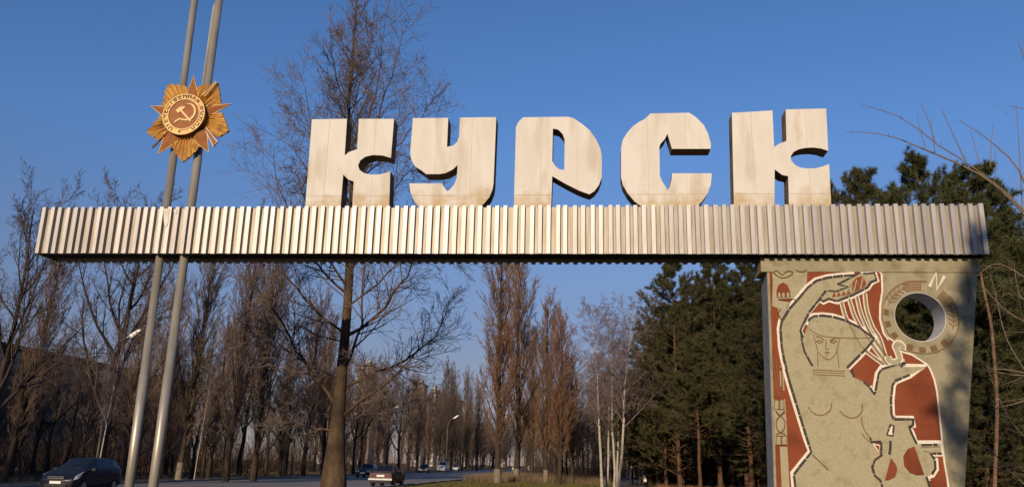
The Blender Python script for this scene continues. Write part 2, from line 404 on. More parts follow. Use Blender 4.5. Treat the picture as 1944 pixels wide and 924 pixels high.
# poles
m_pole = mat('bare_steel_pole', (.40, .365, .31), (.30, .27, .225), metallic=.45, rough=.45, scale=3, stretch=(1, 1, .25), c3=(.26, .23, .19), s3=2.0, str3=(3, 3, .6), lo3=.5, hi3=.7, spec=.4)
PO = .27
def pole(label, pts, r):
    q = hits(pts, PO); xs = np.array([a for a, _ in q]); zs = np.array([b for _, b in q])
    k = np.polyfit(zs, xs, 1); f = lambda z: np.polyval(k, z)
    t = sign_place(thing('flag_pole', label, 'pole', group='poles through the beam'))
    zz = [-.05, 3.4, 3.401, 8.6, 8.601, 15.5]; rr = [r * 1.08, r * 1.08, r, r, r * .93, r * .9]
    V, Q, T = ring_tube([[f(z), PO, z] for z in zz], rr, 16)
    obj('shaft', np_mesh('shaft', V, Q, T), m_pole, t, smooth=True)
    V, Q, T = ring_tube([[f(0), PO, -.02], [f(0), PO, .06]], [.28, .28], 20); obj('base_plate', np_mesh('base_plate', V, Q, T), m_pole, t)
    return f
pole('left one of the two tall steel poles behind the star emblem', [(243,924),(305,490),(319,390),(349,150),(368,0)], .092)
fr = pole('right one of the two tall steel poles, with a thin conduit up top', [(291,924),(348,490),(364,390),(397,160),(415,0)], .098)
V, Q, T = ring_tube([[fr(9.9) - .13, PO, 9.9], [fr(12.6) - .12, PO, 12.6], [fr(12.75) - .1, PO, 12.72]], [.03, .03, .02], 8)
tag(sign_place(obj('conduit', np_mesh('conduit', V, Q, T), m_pole)), 'thin pipe strapped beside the right steel pole above the star', 'pipe')
# ------------------------------------------------------------------ the star emblem on the poles
ZE = (265, 140, 5.433)
EO = .02                                        # plane of the emblem, metres behind the beam's front
ec = hits([(480, 440)], EO, ZE)[0]
m_gold = mat('old_gold_paint', (.70, .41, .085), (.58, .32, .06), rough=.5, scale=8, c3=(.30, .13, .035), s3=4, lo3=.5, hi3=.72, spec=.5)
m_bronze = mat('brown_red_enamel', (.28, .105, .034), (.22, .08, .027), rough=.65, scale=7, spec=.25)
m_dkgold = mat('dark_bronze', (.22, .085, .023), (.17, .065, .018), rough=.6, scale=7)
m_pale = mat('pale_gold_paint', (.62, .44, .17), (.52, .34, .12), rough=.5, scale=8, spec=.5)
m_glyph = mat('dark_lettering', (.06, .032, .014), (.05, .03, .012), rough=.7)
em = sign_place(thing('star_emblem', 'gold and brown rayed star emblem with hammer and sickle on two poles', 'emblem'))
def er(pts): return hits(pts, EO, ZE)
# five rayed blunt points, each with its rays as raised wedges
SECT = [[(222,335),(262,150),(300,100),(390,108),(490,130)], [(590,125),(690,112),(800,86),(818,180),(835,310)], [(840,390),(880,480),(915,585),(800,655),(690,600)],
        [(620,740),(540,830),(440,905),(375,830),(310,725)], [(270,610),(190,690),(60,600),(140,505),(225,410)]]
for sct in SECT:
    P = er(sct)
    po = [ec] + P
    bl = obj('ray_plate', ext('ray_plate', po, EO + .05, EO + .08), m_dkgold, em)
    poly = np.array(P); seg = np.linalg.norm(np.diff(poly, axis=0), axis=1); s = np.concatenate([[0], np.cumsum(seg)])
    nr = 7
    for k in range(nr):
        a0, a1 = (k + .08) / nr * s[-1], (k + .76) / nr * s[-1]
        q = lambda a: np.array([np.interp(a, s, poly[:, 0]), np.interp(a, s, poly[:, 1])])
        c = np.array(ec); p0, p1 = q(a0), q(a1); pm = q((a0 + a1) / 2)
        i0, i1, im = c + (p0 - c) * .42, c + (p1 - c) * .42, c + (pm - c) * .42
        y0, y1 = EO + .049, EO - .008
        V = [[i0[0], y0, i0[1]], [i1[0], y0, i1[1]], [p1[0], y0, p1[1]], [p0[0], y0, p0[1]], [im[0], y1, im[1]], [pm[0], y1, pm[1]]]
        obj('ray', np_mesh('ray', V, [[0, 3, 5, 4], [1, 4, 5, 2], [0, 1, 2, 3]], [[0, 4, 1], [3, 2, 5]]), m_gold, bl)
for tip, b0, b1 in (((550,18),(468,240),(606,240)), ((942,303),(680,330),(715,432)), ((108,325),(300,335),(240,440)), ((183,822),(262,585),(405,680)), ((705,803),(555,690),(690,580))):
    t_, p0, p1 = [np.array(v) for v in er([tip, b0, b1])]; m_ = (p0 + p1) / 2; c = np.array(ec); q = m_ + (c - m_) * .35
    yb, yf = EO + .04, EO - .06
    V = [[t_[0], yb, t_[1]], [p0[0], yb, p0[1]], [p1[0], yb, p1[1]], [q[0], yf, q[1]], [p0[0], yb + .02, p0[1]], [p1[0], yb + .02, p1[1]], [t_[0], yb + .02, t_[1]]]
    obj('star_arm', np_mesh('star_arm', V, [[0, 1, 4, 6], [0, 6, 5, 2]], [[0, 1, 3], [0, 3, 2], [1, 2, 3], [6, 4, 5]]), m_bronze, em)
    obj('arm_edging', np_mesh('arm_edging', *ribbon([p0, t_, p1], .016, yb - .012, yb + .01)), m_pale, em)
RR = (np.array(er([(695, 440)])[0]) - np.array(ec))[0]
def circ(r, n=48): return [(ec[0] + r * math.cos(a), ec[1] + r * 1.0 * math.sin(a)) for a in np.linspace(0, 2 * math.pi, n, endpoint=False)]
obj('drum', ext('drum', circ(RR * .985), EO - .105, EO + .05), m_dkgold, em)
obj('disc', ext('disc', circ(RR * .74), EO - .112, EO - .106), m_bronze, em)
obj('text_ring', ext('text_ring', circ(RR * .965), EO - .118, EO - .106, [circ(RR * .745)]), m_gold, em)
for r in (RR * .985, RR * .745):
    obj('ring_rim', np_mesh('ring_rim', *ribbon(circ(r), .022, EO - .135, EO - .105, closed=True)), m_pale, em)
def es(pts): return er(pts)
hs = obj('hammer_head', ext('hammer_head', er([(398,402),(440,366),(492,360),(496,376),(448,410),(428,430)]), EO - .135, EO - .111), m_pale, em)
obj('hammer_handle', np_mesh('hammer_handle', *ribbon(er([(448,395),(552,512)]), .042, EO - .139, EO - .1115)), m_pale, em)
sk = smooth_path(er([(515,332),(562,340),(592,380),(592,430),(566,474),(520,497),(470,494),(432,490),(384,524)]), 5)
obj('sickle', np_mesh('sickle', *ribbon(sk, np.interp(np.linspace(0, 1, len(sk)), [0, .2, .5, .75, 1], [.012, .045, .05, .035, .04]), EO - .131, EO - .1105)), m_pale, em)
# crossed rifle and sabre behind the star
rif = er([(652,232),(790,82),(800,96),(674,248)]); obj('rifle_barrel', ext('rifle_barrel', rif, EO - .03, EO + .0), m_bronze, em)
obj('rifle_edging', np_mesh('rifle_edging', *ribbon(er([(655,228),(795,84),(800,100),(680,240)]), .014, EO - .04, EO - .0305)), m_pale, em)
but = er([(672,560),(715,605),(805,705),(765,755),(712,650),(675,590)]); obj('rifle_butt', ext('rifle_butt', but, EO - .02, EO + .02), m_bronze, em)
obj('butt_edging', np_mesh('butt_edging', *ribbon(er([(690,600),(765,755),(805,705),(735,615),(690,560)]), .018, EO - .032, EO - .0205)), m_white, em)
obj('sabre_tip', np_mesh('sabre_tip', *ribbon(er([(178,688),(150,715),(108,748)]), .05, EO + .085, EO + .1)), m_glyph, em)
# brackets to the poles
for x in (er([(465, 440)])[0][0], er([(590, 440)])[0][0]):
    obj('bracket', boxm('bracket', (x - .03, x + .03, EO + .08, PO - .05, ec[1] - .05, ec[1] + .05)), m_pole, em)
# ring lettering
def glyph_mesh(ch, size):
    c = bpy.data.curves.new('glyph', 'FONT'); c.body = ch; c.size = size; c.extrude = .004; c.align_x = 'CENTER'; c.offset = .003; c.resolution_u = 2
    o = bpy.data.objects.new('glyph', c); COL.objects.link(o)
    dg = bpy.context.evaluated_depsgraph_get(); me = bpy.data.meshes.new_from_object(o.evaluated_get(dg)); me.name = 'glyph'
    bpy.data.objects.remove(o); bpy.data.curves.remove(c); return me
GL = {}
def ring_text(txt, a0, a1):
    for i, ch in enumerate(txt):
        if ch == ' ': continue
        a = math.radians(a0 + (a1 - a0) * i / max(1, len(txt) - 1))
        if ch not in GL:
            GL[ch] = glyph_mesh(ch, .155); GL[ch].materials.append(m_glyph)
        r = RR * .80
        o = obj('glyph', GL[ch], None, em)
        o.matrix_local = Matrix.Translation((ec[0] + r * math.cos(a), EO - .123, ec[1] + r * math.sin(a))) @ Matrix.Rotation(math.pi / 2, 4, 'X') @ Matrix.Rotation(a - math.pi / 2, 4, 'Z')
ring_text('ОТЕЧЕСТВЕННАЯ', 232, 48)
ring_text('ВОЙНА', 20, -52)
a = math.radians(-97); sx, sz = ec[0] + RR * .85 * math.cos(a), ec[1] + RR * .85 * math.sin(a)
star = [(sx + (.045 if k % 2 == 0 else .019) * math.sin(k * math.pi / 5), sz + (.045 if k % 2 == 0 else .019) * math.cos(k * math.pi / 5)) for k in range(10)]
obj('small_star', ext('small_star', star, EO - .126, EO - .118), m_glyph, em)

# ------------------------------------------------------------------ the mural pylon under the beam
PN, PT = .30, .62                                # front plane behind the beam's front; thickness
m_panel = mat('cream_render', (.285, .255, .17), (.235, .21, .138), rough=.92, scale=5, c3=(.155, .13, .08), s3=3.2, lo3=.5, hi3=.75, bump=.25, bscale=30, spec=.15)
m_fig = mat('cream_mosaic', (.35, .315, .21), (.275, .245, .16), rough=.9, scale=42, detail=2, lo=.38, hi=.62, c3=(.215, .185, .11), s3=5, lo3=.52, hi3=.85, bump=.3, bscale=60, spec=.15)
m_red = mat('brick_red_paint', (.20, .052, .021), (.175, .044, .018), rough=.85, scale=3, c3=(.125, .03, .013), s3=1.2, lo3=.5, hi3=.7, bump=.15, bscale=40, spec=.2)
m_wht = mat('off_white_line', (.66, .59, .50), (.56, .50, .42), rough=.85, scale=12)
m_blk = mat('black_tesserae', (.022, .018, .015), (.04, .03, .025), rough=.6, scale=20)
m_brn = mat('brown_line', (.16, .085, .04), (.13, .07, .03), rough=.85)
m_side = mat('grey_blue_edge', (.2, .215, .24), (.16, .17, .19), rough=.85, scale=4)  # grey-blue strip along the slab's left edge
m_sidelow = mat('dark_edge_paint', (.12, .12, .12), (.1, .1, .1), rough=.85, scale=4)
pan = sign_place(thing('mural_pylon', 'broad cream pylon painted with a red mural, holding up the beam at right', 'pylon'))
tl, tr = hit(1457, 514, PN), hit(1856, 514, PN); bl_, br = hit(1470, 912, PN), hit(1832, 924, PN)
def ext_down(p, q):                              # carry an edge straight on to the ground
    k = (q[0] - p[0]) / (q[1] - p[1]); return (p[0] + k * (-.1 - p[1]), -.1)
ZC = 5.80
lt, lb = (tl[0] + (tl[0] - bl_[0]) / (tl[1] - bl_[1]) * (ZC - tl[1]), ZC), ext_down(tl, bl_)
rt, rb = (tr[0] + (tr[0] - br[0]) / (tr[1] - br[1]) * (ZC - tr[1]), ZC), ext_down(tr, br)
rt = (min(rt[0], BL - .05), ZC)
hc = hit(1747, 601, PN); HR = (hit(1796, 601, PN)[0] - hit(1698, 601, PN)[0]) / 2
hole = [(hc[0] + HR * math.cos(a), hc[1] + HR * math.sin(a)) for a in np.linspace(0, 2 * math.pi, 56, endpoint=False)]
obj('slab', ext('slab', [lb, rb, rt, lt], PN, PN + PT, [hole]), m_panel, pan)
obj('left_edge', ext('left_edge', [(lb[0] - .012, lb[1]), (lb[0] - .002, lb[1]), (lt[0] - .002, lt[1]), (lt[0] - .012, lt[1])], PN + .004, PN + PT), m_side, pan)
kz = 1.45
obj('cap', boxm('cap', (lt[0] - .14, min(rt[0] + .06, BL + .02), PN - .025, PN + PT + .06, ZC, ZB - .02)), m_panel, pan)
obj('bearing', boxm('bearing', (lt[0] + .2, rt[0] - .2, PN + .05, DEPTH - .1, ZB - .021, ZB + .1)), m_core, pan)
# lining of the hole, a paler grey than the slab
cr = [(hc[0] + (HR + .001) * math.cos(a), hc[1] + (HR + .001) * math.sin(a)) for a in np.linspace(0, 2 * math.pi, 56, endpoint=False)]
ci = [(hc[0] + (HR - .012) * math.cos(a), hc[1] + (HR - .012) * math.sin(a)) for a in np.linspace(0, 2 * math.pi, 56, endpoint=False)]
m_lining = mat('pale_lining', (.5, .5, .5), (.42, .42, .42), rough=.85, scale=4)
obj('hole_lining', ext('hole_lining', cr, PN + .006, PN + PT - .006, [ci]), m_lining, pan)

ZA, ZBm, ZCm, ZD, ZEm, ZG = (1440, 490, 4.4), (1440, 680, 3.785), (1620, 680, 3.787), (1640, 490, 4.4), (1560, 600, 4.62), (1420, 480, 2.081)
def pa(*groups):                                 # pixel lists with their zoom -> panel coordinates
    out = []
    for z, pts in groups: out += hits(pts, PN, z)
    return out
PX = 1 / 89.0                                    # metres per photo pixel on the panel
def layer(n): return PN - .008 * n - .001
def fill(name, pts, m, n, parent=pan): return obj(name, ext(name, pts, layer(n), PN + .002), m, parent)
def line(name, pts, wpx, m, n, dash=None, closed=False, parent=pan, per=0):
    if per: pts = smooth_path(pts, per, closed)
    return obj(name, np_mesh(name, *ribbon(pts, wpx * PX, layer(n), layer(n) + .0075, closed, dash)), m, parent)
def down(p, k=0.0): return (p[0] + k, -.05)
# red field
edge = pa((ZG, [(517,72),(527,85),(530,150),(521,205),(520,262),(535,318),(556,345)]), (ZD, [(200,660),(245,690),(290,760),(330,785),(400,805),(470,850)]),
          (ZCm, [(525,40),(550,75),(580,150),(600,240),(615,380),(630,520),(640,640),(655,760),(672,850),(682,924)]))
left = pa((ZG, [(72,64)])); lbm = down(bl_, .0)
field = fill('red_field', [(lt[0] + .045, left[0][1])] + edge + [(edge[-1][0] + .03, .0), (lb[0] + .04, .0)], m_red, 1)
line('field_border', edge + [(edge[-1][0] + .03, .0)], 3.2, m_wht, 2)
# the arms, head and body
jug = (ZA, [(515,345),(535,362),(585,340),(650,360),(780,310),(905,245),(935,200),(980,185),(965,125),(890,132),(845,120)])
armo = (ZA, [(800,143),(690,150),(570,165),(480,190),(410,245),(330,340),(250,430),(190,530),(180,590),(190,740),(210,850),(230,920)])
sideo = (ZBm, [(195,80),(235,220),(260,300),(300,430),(340,560),(376,672),(250,828),(262,924)])
vase = (ZCm, [(545,924),(530,880),(520,850),(560,830),(585,790),(580,720),(550,682),(630,682),(620,612),(450,612),(410,530),(395,490),(425,480),(425,436),(285,436),(270,400),(266,300),(278,190),(300,160),(400,118),(520,60),(335,62),(370,28),(200,75),(178,110),(150,260),(110,205),(70,168),(0,135)])
hair = (ZA, [(735,915),(820,830),(900,750),(970,665),(830,575),(720,520),(620,490),(530,480),(460,485),(420,510),(410,560)])
inner = (ZA, [(372,660),(345,610),(362,565),(420,450),(500,350),(560,272)])
body = pa(armo, sideo); p_low = body[-1]
right_ = pa(vase); hr = pa(hair); inn = pa(inner); jg = pa(jug)
figure = body + [(p_low[0], .0), (right_[0][0], .0)] + right_ + hr + inn + jg
fill('pale_figure', figure, m_fig, 4)
line('white_edge', figure[:len(body)], 13.5, m_wht, 3)
line('white_edge', right_[1:15], 13, m_wht, 3); line('white_edge', right_[14:27], 13, m_wht, 3)
line('white_edge', hr, 13, m_wht, 3); line('white_edge', inn, 8, m_wht, 3); line('white_edge', jg, 13, m_wht, 3)
DS = .24
line('black_outline', body[:12], 4.6, m_blk, 5, DS); line('black_outline', body[11:], 4.6, m_blk, 5, DS)
line('black_outline', right_[3:8], 4.8, m_blk, 5, DS); line('black_outline', right_[9:14], 4.2, m_blk, 5, DS)
line('black_outline', right_[14:20], 4.2, m_blk, 5, DS); line('black_outline', right_[21:28], 4.0, m_blk, 5, DS)
line('black_outline', hr, 4.4, m_blk, 5, DS * 1.5); line('black_outline', inn, 4.0, m_blk, 5, DS); line('black_outline', jg, 4.2, m_blk, 5, DS * 1.5)
line('black_outline', pa((ZA, [(352,610),(360,700),(380,780),(440,890),(475,905)])), 4.2, m_blk, 5, DS)
line('black_outline', pa((ZA, [(845,122),(655,222),(750,240),(640,280),(560,270)])), 3.6, m_blk, 5, DS * 1.4)
line('black_outline', pa((ZCm, [(0,135),(-14,80)])), 4.2, m_blk, 5)
# poured water: four bands behind the head, thin lines over the hair
for a_, b_ in (([(690,365),(730,500),(800,640),(880,760)], (545,425)), ([(755,340),(800,480),(870,610),(960,740)], (575,425)), ([(820,320),(850,450),(910,590),(990,715)], (600,412)), ([(885,292),(902,430),(950,570),(1010,670)], (560,365))):
    p = smooth_path(pa((ZA, a_), (ZEm, [b_])), 6)
    line('water_band', p, 8.5, m_wht, 2); line('water_core', p, 5.2, m_fig, 3); line('water_line', p, 1.2, m_brn, 5)
# hand and S-shaped curl
sp = smooth_path(pa((ZEm, [(575,350),(585,392),(640,402),(676,372),(655,300),(640,265),(665,240),(700,262),(700,300)])), 5)
line('curl_edge', sp, 13, m_wht, 5); line('curl', sp, 8, m_fig, 6)
# drawn features
def thin(zz, pts, w=1.3, per=0): return line('drawn_line', pa((zz, pts)), w, m_brn, 5, per=per)
thin(ZA, [(420,590),(480,632),(560,655),(680,665),(955,668)], 1.2, 4); thin(ZA, [(455,640),(482,740),(500,790),(575,848),(640,800),(665,710),(680,665)], 1.3, 4)
thin(ZA, [(490,790),(492,905)]); thin(ZA, [(655,780),(668,915)])
thin(ZA, [(475,655),(510,660),(545,685)], 2, 3); thin(ZA, [(590,690),(630,668),(668,668)], 2, 3)
thin(ZA, [(480,695),(505,685),(535,700),(505,708),(482,697)], 2); thin(ZA, [(595,700),(625,685),(655,695),(625,708),(597,702)], 2)
thin(ZA, [(560,690),(558,755),(572,765),(582,752)], 1.5); thin(ZA, [(552,788),(570,783),(590,788)], 2); thin(ZA, [(560,800),(580,800)], 1.5)
thin(ZBm, [(390,82),(615,92),(615,125),(390,115),(390,82)], 1.4); thin(ZBm, [(390,98),(612,108)], 1.2)
thin(ZBm, [(352,345),(380,385),(430,408),(480,398),(515,365),(522,320)], 1.8, 4); thin(ZBm, [(578,375),(615,410),(665,428),(710,415),(738,380),(742,330)], 1.8, 4)
thin(ZBm, [(385,690),(500,802)], 2.2); thin(ZCm, [(55,420),(60,470),(85,530),(120,572)], 1.6, 4); thin(ZCm, [(55,540),(110,600)], 1.5)
# zigzag band on the jug
fill('red_zigzag', pa((ZA, [(760,232),(810,165),(868,150),(895,215),(880,240),(800,285)])), m_red, 5)
line('zigzag_line', pa((ZA, [(765,215),(790,285),(815,180),(845,262),(868,160)])), 3.0, m_fig, 6)
line('zigzag_line', pa((ZA, [(745,245),(765,290),(790,285)])), 2.0, m_fig, 6)
for x in (610, 650, 690, 730): fill('red_zigzag', pa((ZA, [(x,330-.28*(x-610)*.6),(x+14,285-.2*(x-610)*.6),(x+34,320-.28*(x-610)*.6)])), m_red, 5)
# vase
fill('red_half_disc', pa((ZCm, [(265,715),(300,760),(312,800),(297,850),(255,872),(222,876)])), m_red, 5)
fill('red_half_disc', pa((ZCm, [(435,630),(385,650),(355,700),(360,770),(400,820),(450,838),(505,835)])), m_red, 5)
line('black_outline', pa((ZCm, [(205,690),(150,730),(132,780),(150,840),(190,875),(205,924)])), 4.2, m_blk, 5, DS)
fill('small_red_patch', pa((ZCm, [(125,600),(195,610),(182,680)])), m_red, 5)
line('white_edge', pa((ZCm, [(135,612),(185,625),(180,670),(135,612)])), 2.4, m_wht, 6)
line('black_outline', pa((ZCm, [(118,570),(122,600),(195,596),(195,690)])), 4, m_blk, 6, DS)
fill('white_chip', pa((ZCm, [(262,475),(285,480),(278,555),(240,545)])), m_wht, 5)
line('black_outline', pa((ZCm, [(262,475),(285,482),(278,555),(236,548),(262,475)])), 3.4, m_blk, 6, DS)
line('black_outline', pa((ZCm, [(262,590),(262,640),(255,690)])), 4.5, m_blk, 5)
line('black_outline', pa((ZCm, [(290,436),(425,436),(422,486),(395,490)])), 4.2, m_blk, 6, DS)
line('black_outline', pa((ZCm, [(520,850),(532,882),(545,924)])), 4.8, m_blk, 5, DS)
line('black_outline', pa((ZCm, [(485,622),(600,618)])), 4.0, m_blk, 5, DS)
line('black_outline', pa((ZCm, [(396,492),(412,535),(450,612)])), 4.4, m_blk, 6, DS)
thin(ZCm, [(480,640),(615,632)], 1.2); thin(ZCm, [(500,665),(545,672)], 1.2)
# tower strip at the left
fill('pale_sky_patch', pa((ZA, [(112,92),(408,85),(400,255),(330,338),(150,352),(118,200)])), m_fig, 2)
fill('pale_tower', pa((ZA, [(118,160),(150,160),(158,352),(265,370),(240,430),(195,520),(175,520),(160,420),(112,400)])), m_fig, 3)
fill('red_dome', pa((ZA, [(150,330),(148,270),(165,225),(202,203),(240,225),(262,280),(266,326)])), m_red, 4)
for x in (160, 195, 232): fill('pale_arch', pa((ZA, [(x,328),(x,295),(x+10,287),(x+20,295),(x+20,328)])), m_fig, 5)
thin(ZA, [(118,120),(150,105),(195,140),(235,110),(285,120),(255,150),(185,165),(118,120)], 1.8, 3); thin(ZA, [(305,95),(325,110),(370,115),(395,100)], 1.8, 3)
thin(ZA, [(160,345),(270,340),(320,352)], 1.5); thin(ZA, [(185,420),(165,460),(185,510)], 1.6, 3)
fill('pale_baluster', pa((ZBm, [(104,292),(190,292),(208,620),(120,622)])), m_fig, 2)
for c0, c1 in (((112,295),(180,365)), ((125,555),(200,618))):
    q = [c0, (c1[0], c0[1]), c1, (c0[0], c1[1]), c0]; thin(ZBm, q, 1.4); thin(ZBm, [((c0[0] + c1[0]) / 2, c0[1]), ((c0[0] + c1[0]) / 2, c1[1])], 3)
thin(ZBm, [(120,375),(150,410),(185,375)], 2, 4); thin(ZBm, [(185,385),(135,430),(125,470),(140,520),(190,545)], 2, 5); thin(ZBm, [(125,385),(175,430),(188,470),(172,520),(120,545)], 2, 5)
fill('pale_column', pa((ZBm, [(152,632),(206,632),(222,924),(165,924)])), m_fig, 2)
thin(ZBm, [(100,20),(138,280)], 2.0); thin(ZBm, [(122,20),(148,270)], 2.0)
for q in ([(150,60),(175,60),(180,230)], [(155,90),(160,200)]): line('pale_stripe', pa((ZBm, q)), 2.5, m_fig, 2)
# wheel of wheat and gear round the hole, and the scratched letter
def arc(r, a0, a1, n=26): return [(hc[0] + r * math.cos(math.radians(a)), hc[1] + r * math.sin(math.radians(a))) for a in np.linspace(a0, a1, n)]
R1, R2 = HR * 1.48, HR * 1.05
line('wreath_line', arc(R1, 75, 232), 1.5, m_brn, 2); line('wreath_line', arc(R1, 240, 395), 1.5, m_brn, 2)
for a in (172, 193, 215, 247, 268, 287, 308):
    q = arc(HR * 1.22, a - 5, a + 5, 3) + arc(HR * 1.42, a + 5, a - 5, 3); fill('gear_tooth', q, m_brn, 2)
m_wheat = mat('wheat_brown', (.25, .13, .065), (.2, .1, .05), rough=.85)
for a0, a1 in ((84, 112), (22, 48)):
    for k in range(6): line('wheat_line', arc(HR * (1.1 + .07 * k), a0, a1, 10), 1.3, m_wheat, 2)
    line('wheat_line', [arc(HR * 1.08, a0, a0 + 1, 2)[0], arc(HR * 1.47, a0, a0 + 1, 2)[0]], 1.3, m_wheat, 2)
for a0, a1 in ((112, 158), (-22, 22)):
    line('wheat_line', arc(HR * 1.28, a0, a1, 14), 1.4, m_wheat, 2)
    for k in range(5):
        a = a0 + (a1 - a0) * (k + .5) / 5; s_ = 7 if a0 > 50 else -7
        for r in (1.1, 1.46): line('wheat_line', [arc(HR * 1.28, a, a + 1, 2)[0], arc(HR * r, a - s_, a, 2)[0]], 1.3, m_wheat, 2)
line('chalk_letter', pa((ZD, [(545,238),(600,122),(608,262),(672,148)])), 6.0, mat('fresh_white_paint', (.58, .54, .46), (.48, .45, .38), rough=.8, scale=9), 2)
thin(ZD, [(862,120),(868,200),(862,290),(872,380)], 1.0); thin(ZD, [(880,200),(885,350)], .9)
# ------------------------------------------------------------------ trees
def grow(rng, P, R, n, t, ang, ratio, k=4, wander=.12, up=.05, taper=.25, rr=.6, shape=None, rmin=.004, lr=.022, phi0=None):
    """n side shoots on every polyline of P: stratified along it, turned away by ang, `ratio` of the parent's length"""
    N, kk, _ = P.shape
    Lp = np.linalg.norm(np.diff(P, axis=1), axis=2).sum(1)
    idx = np.repeat(np.arange(N), n); M_ = len(idx)
    tt = (np.tile(np.arange(n), N) + rng.random(M_)) / n
    tt = t[0] + (t[1] - t[0]) * tt
    f = tt * (kk - 1); i0 = np.minimum(f.astype(int), kk - 2); fr = (f - i0)[:, None]
    p = P[idx, i0] * (1 - fr) + P[idx, i0 + 1] * fr
    tan = norm(P[idx, i0 + 1] - P[idx, i0])
    rad = R[idx, i0] * (1 - fr[:, 0]) + R[idx, i0 + 1] * fr[:, 0]
    ref = np.where(np.abs(tan[:, 2:3]) > .8, np.array([[1.0, 0, 0]]), np.array([[0, 0, 1.0]]))
    e1 = norm(np.cross(tan, ref)); e2 = np.cross(tan, e1)
    ph = rng.random(M_) * 2 * math.pi if phi0 is None else (np.tile(np.arange(n), N) * 2.4 + rng.random(M_) * .9)
    a = np.radians(ang[0] + (ang[1] - ang[0]) * rng.random(M_))[:, None]
    d = np.cos(a) * tan + np.sin(a) * (np.cos(ph)[:, None] * e1 + np.sin(ph)[:, None] * e2)
    L = Lp[idx] * ratio * (.65 + .7 * rng.random(M_)) * (shape(tt) if shape else (1 - .45 * tt))
    Pn = np.zeros((M_, k, 3)); Pn[:, 0] = p; st = (L / (k - 1))[:, None]
    for j in range(1, k):
        d = norm(d + wander * rng.normal(size=(M_, 3)) + np.array([[0, 0, up]]))
        Pn[:, j] = Pn[:, j - 1] + d * st
    r0 = np.maximum(np.minimum(rad * rr, L * lr + .004), rmin)
    Rn = np.maximum(r0[:, None] * np.linspace(1, taper, k)[None], rmin * .8)
    return Pn, Rn
def trunk_line(rng, H, r, k=10, lean=(0, 0), wob=.01, tip=.08):
    z = np.linspace(0, 1, k); P = np.zeros((1, k, 3)); P[0, :, 2] = z * H
    w = np.cumsum(rng.normal(size=(k, 2)), 0) * wob * H * .3; w -= w[0]
    P[0, :, 0] = w[:, 0] + lean[0] * z * H; P[0, :, 1] = w[:, 1] + lean[1] * z * H
    R = r * (1 - z) ** .85 * (1 - tip) + r * tip; R[0] *= 1.25
    P[0, 0, 2] = -.25
    return P, R[None]
def tree_meshes(name, wood, twigs, base=None):
    """wood, twigs: lists of (P, R, sides)"""
    def build(lst, nm):
        Vs, Qs, o = [], [], 0
        for P, R, s in lst:
            V, Q = tubes(P, R, s); Vs.append(V); Qs.append(Q + o); o += len(V)
        return np_mesh(nm, np.concatenate(Vs), np.concatenate(Qs))
    a, b = build(wood, 'trunk'), build(twigs, 'crown')
    for me in (a, b): me.polygons.foreach_set('use_smooth', np.ones(len(me.polygons), dtype=bool))
    return a, b

m_bark = mat('dark_bark', (.06, .043, .031), (.04, .03, .023), rough=.95, scale=5, stretch=(2, 2, .4), bump=.5, bscale=14, spec=.1)
m_twig = mat('brown_twigs', (.125, .094, .08), (.09, .07, .06), rough=.9, scale=1.0, spec=.1, rand=.15)
m_ptwig = mat('poplar_twigs', (.195, .132, .095), (.135, .094, .07), rough=.9, scale=.6, spec=.1, rand=.18)
m_aspen = mat('aspen_bark', (.11, .072, .041), (.06, .042, .028), rough=.9, scale=3, stretch=(2, 2, .7), c3=(.04, .03, .022), s3=1.2, lo3=.45, hi3=.62, bump=.8, bscale=18, spec=.1)
m_atwig = mat('aspen_twigs', (.16, .12, .105), (.12, .088, .078), rough=.9, scale=1.2, spec=.1)
m_birch = mat('birch_bark', (.40, .35, .30), (.31, .27, .23), rough=.8, scale=4, c3=(.05, .04, .03), s3=3.0, str3=(1.5, 1.5, 5), lo3=.58, hi3=.66, spec=.2)
m_btwig = mat('birch_twigs', (.21, .155, .15), (.15, .11, .11), rough=.9, scale=1.5, spec=.1)
m_pbark = mat('pine_bark', (.125, .064, .036), (.08, .045, .028), rough=.95, scale=3, stretch=(2, 2, .6), c3=(.07, .045, .03), s3=1.5, lo3=.45, hi3=.6, bump=.5, bscale=12, spec=.1)
m_needle = mat('pine_needles', (.07, .07, .028), (.036, .040, .016), rough=.8, scale=.9, spec=.15, rand=.25)
m_russet = mat('russet_twigs', (.27, .155, .088), (.19, .112, .068), rough=.9, scale=.6, spec=.1, rand=.12)
m_under = mat('undergrowth_twigs', (.06, .04, .03), (.04, .028, .022), rough=.95, scale=1.0, spec=.05)
m_limew = mat('limewash', (.19, .155, .115), (.13, .105, .08), rough=.9, scale=5, c3=(.2, .16, .12), s3=3, lo3=.5, hi3=.7)

def poplar(seed, H=24, dense=1.0, spread=1.0):
    g = np.random.default_rng(seed)
    P0, R0 = trunk_line(g, H, H * .0125, 12, wob=.006)
    P1, R1 = grow(g, P0, R0, int(64 * dense), (.10, .97), (13 * spread, 26 * spread), .27, 6, .045, .10, .2, .28, shape=lambda t: np.where(t < .25, .55 + t * 1.4, 1.0 - .72 * (t - .25)), phi0=1)
    P2, R2 = grow(g, P1, R1, 9, (.12, .95), (12, 32), .40, 4, .07, .12, .25, .6, rmin=.013)
    P3, R3 = grow(g, P2, R2, int(5 * dense), (.15, 1), (12, 36), .5, 3, .08, .14, .3, .6, rmin=.0125)
    P4, R4 = grow(g, P3, R3, 3, (.1, 1), (14, 38), .6, 3, .1, .13, .4, .6, rmin=.016)
    return tree_meshes('poplar', [(P0, R0, 8), (P1, R1, 4)], [(P2, R2, 3), (P3, R3, 3), (P4, R4, 3)])
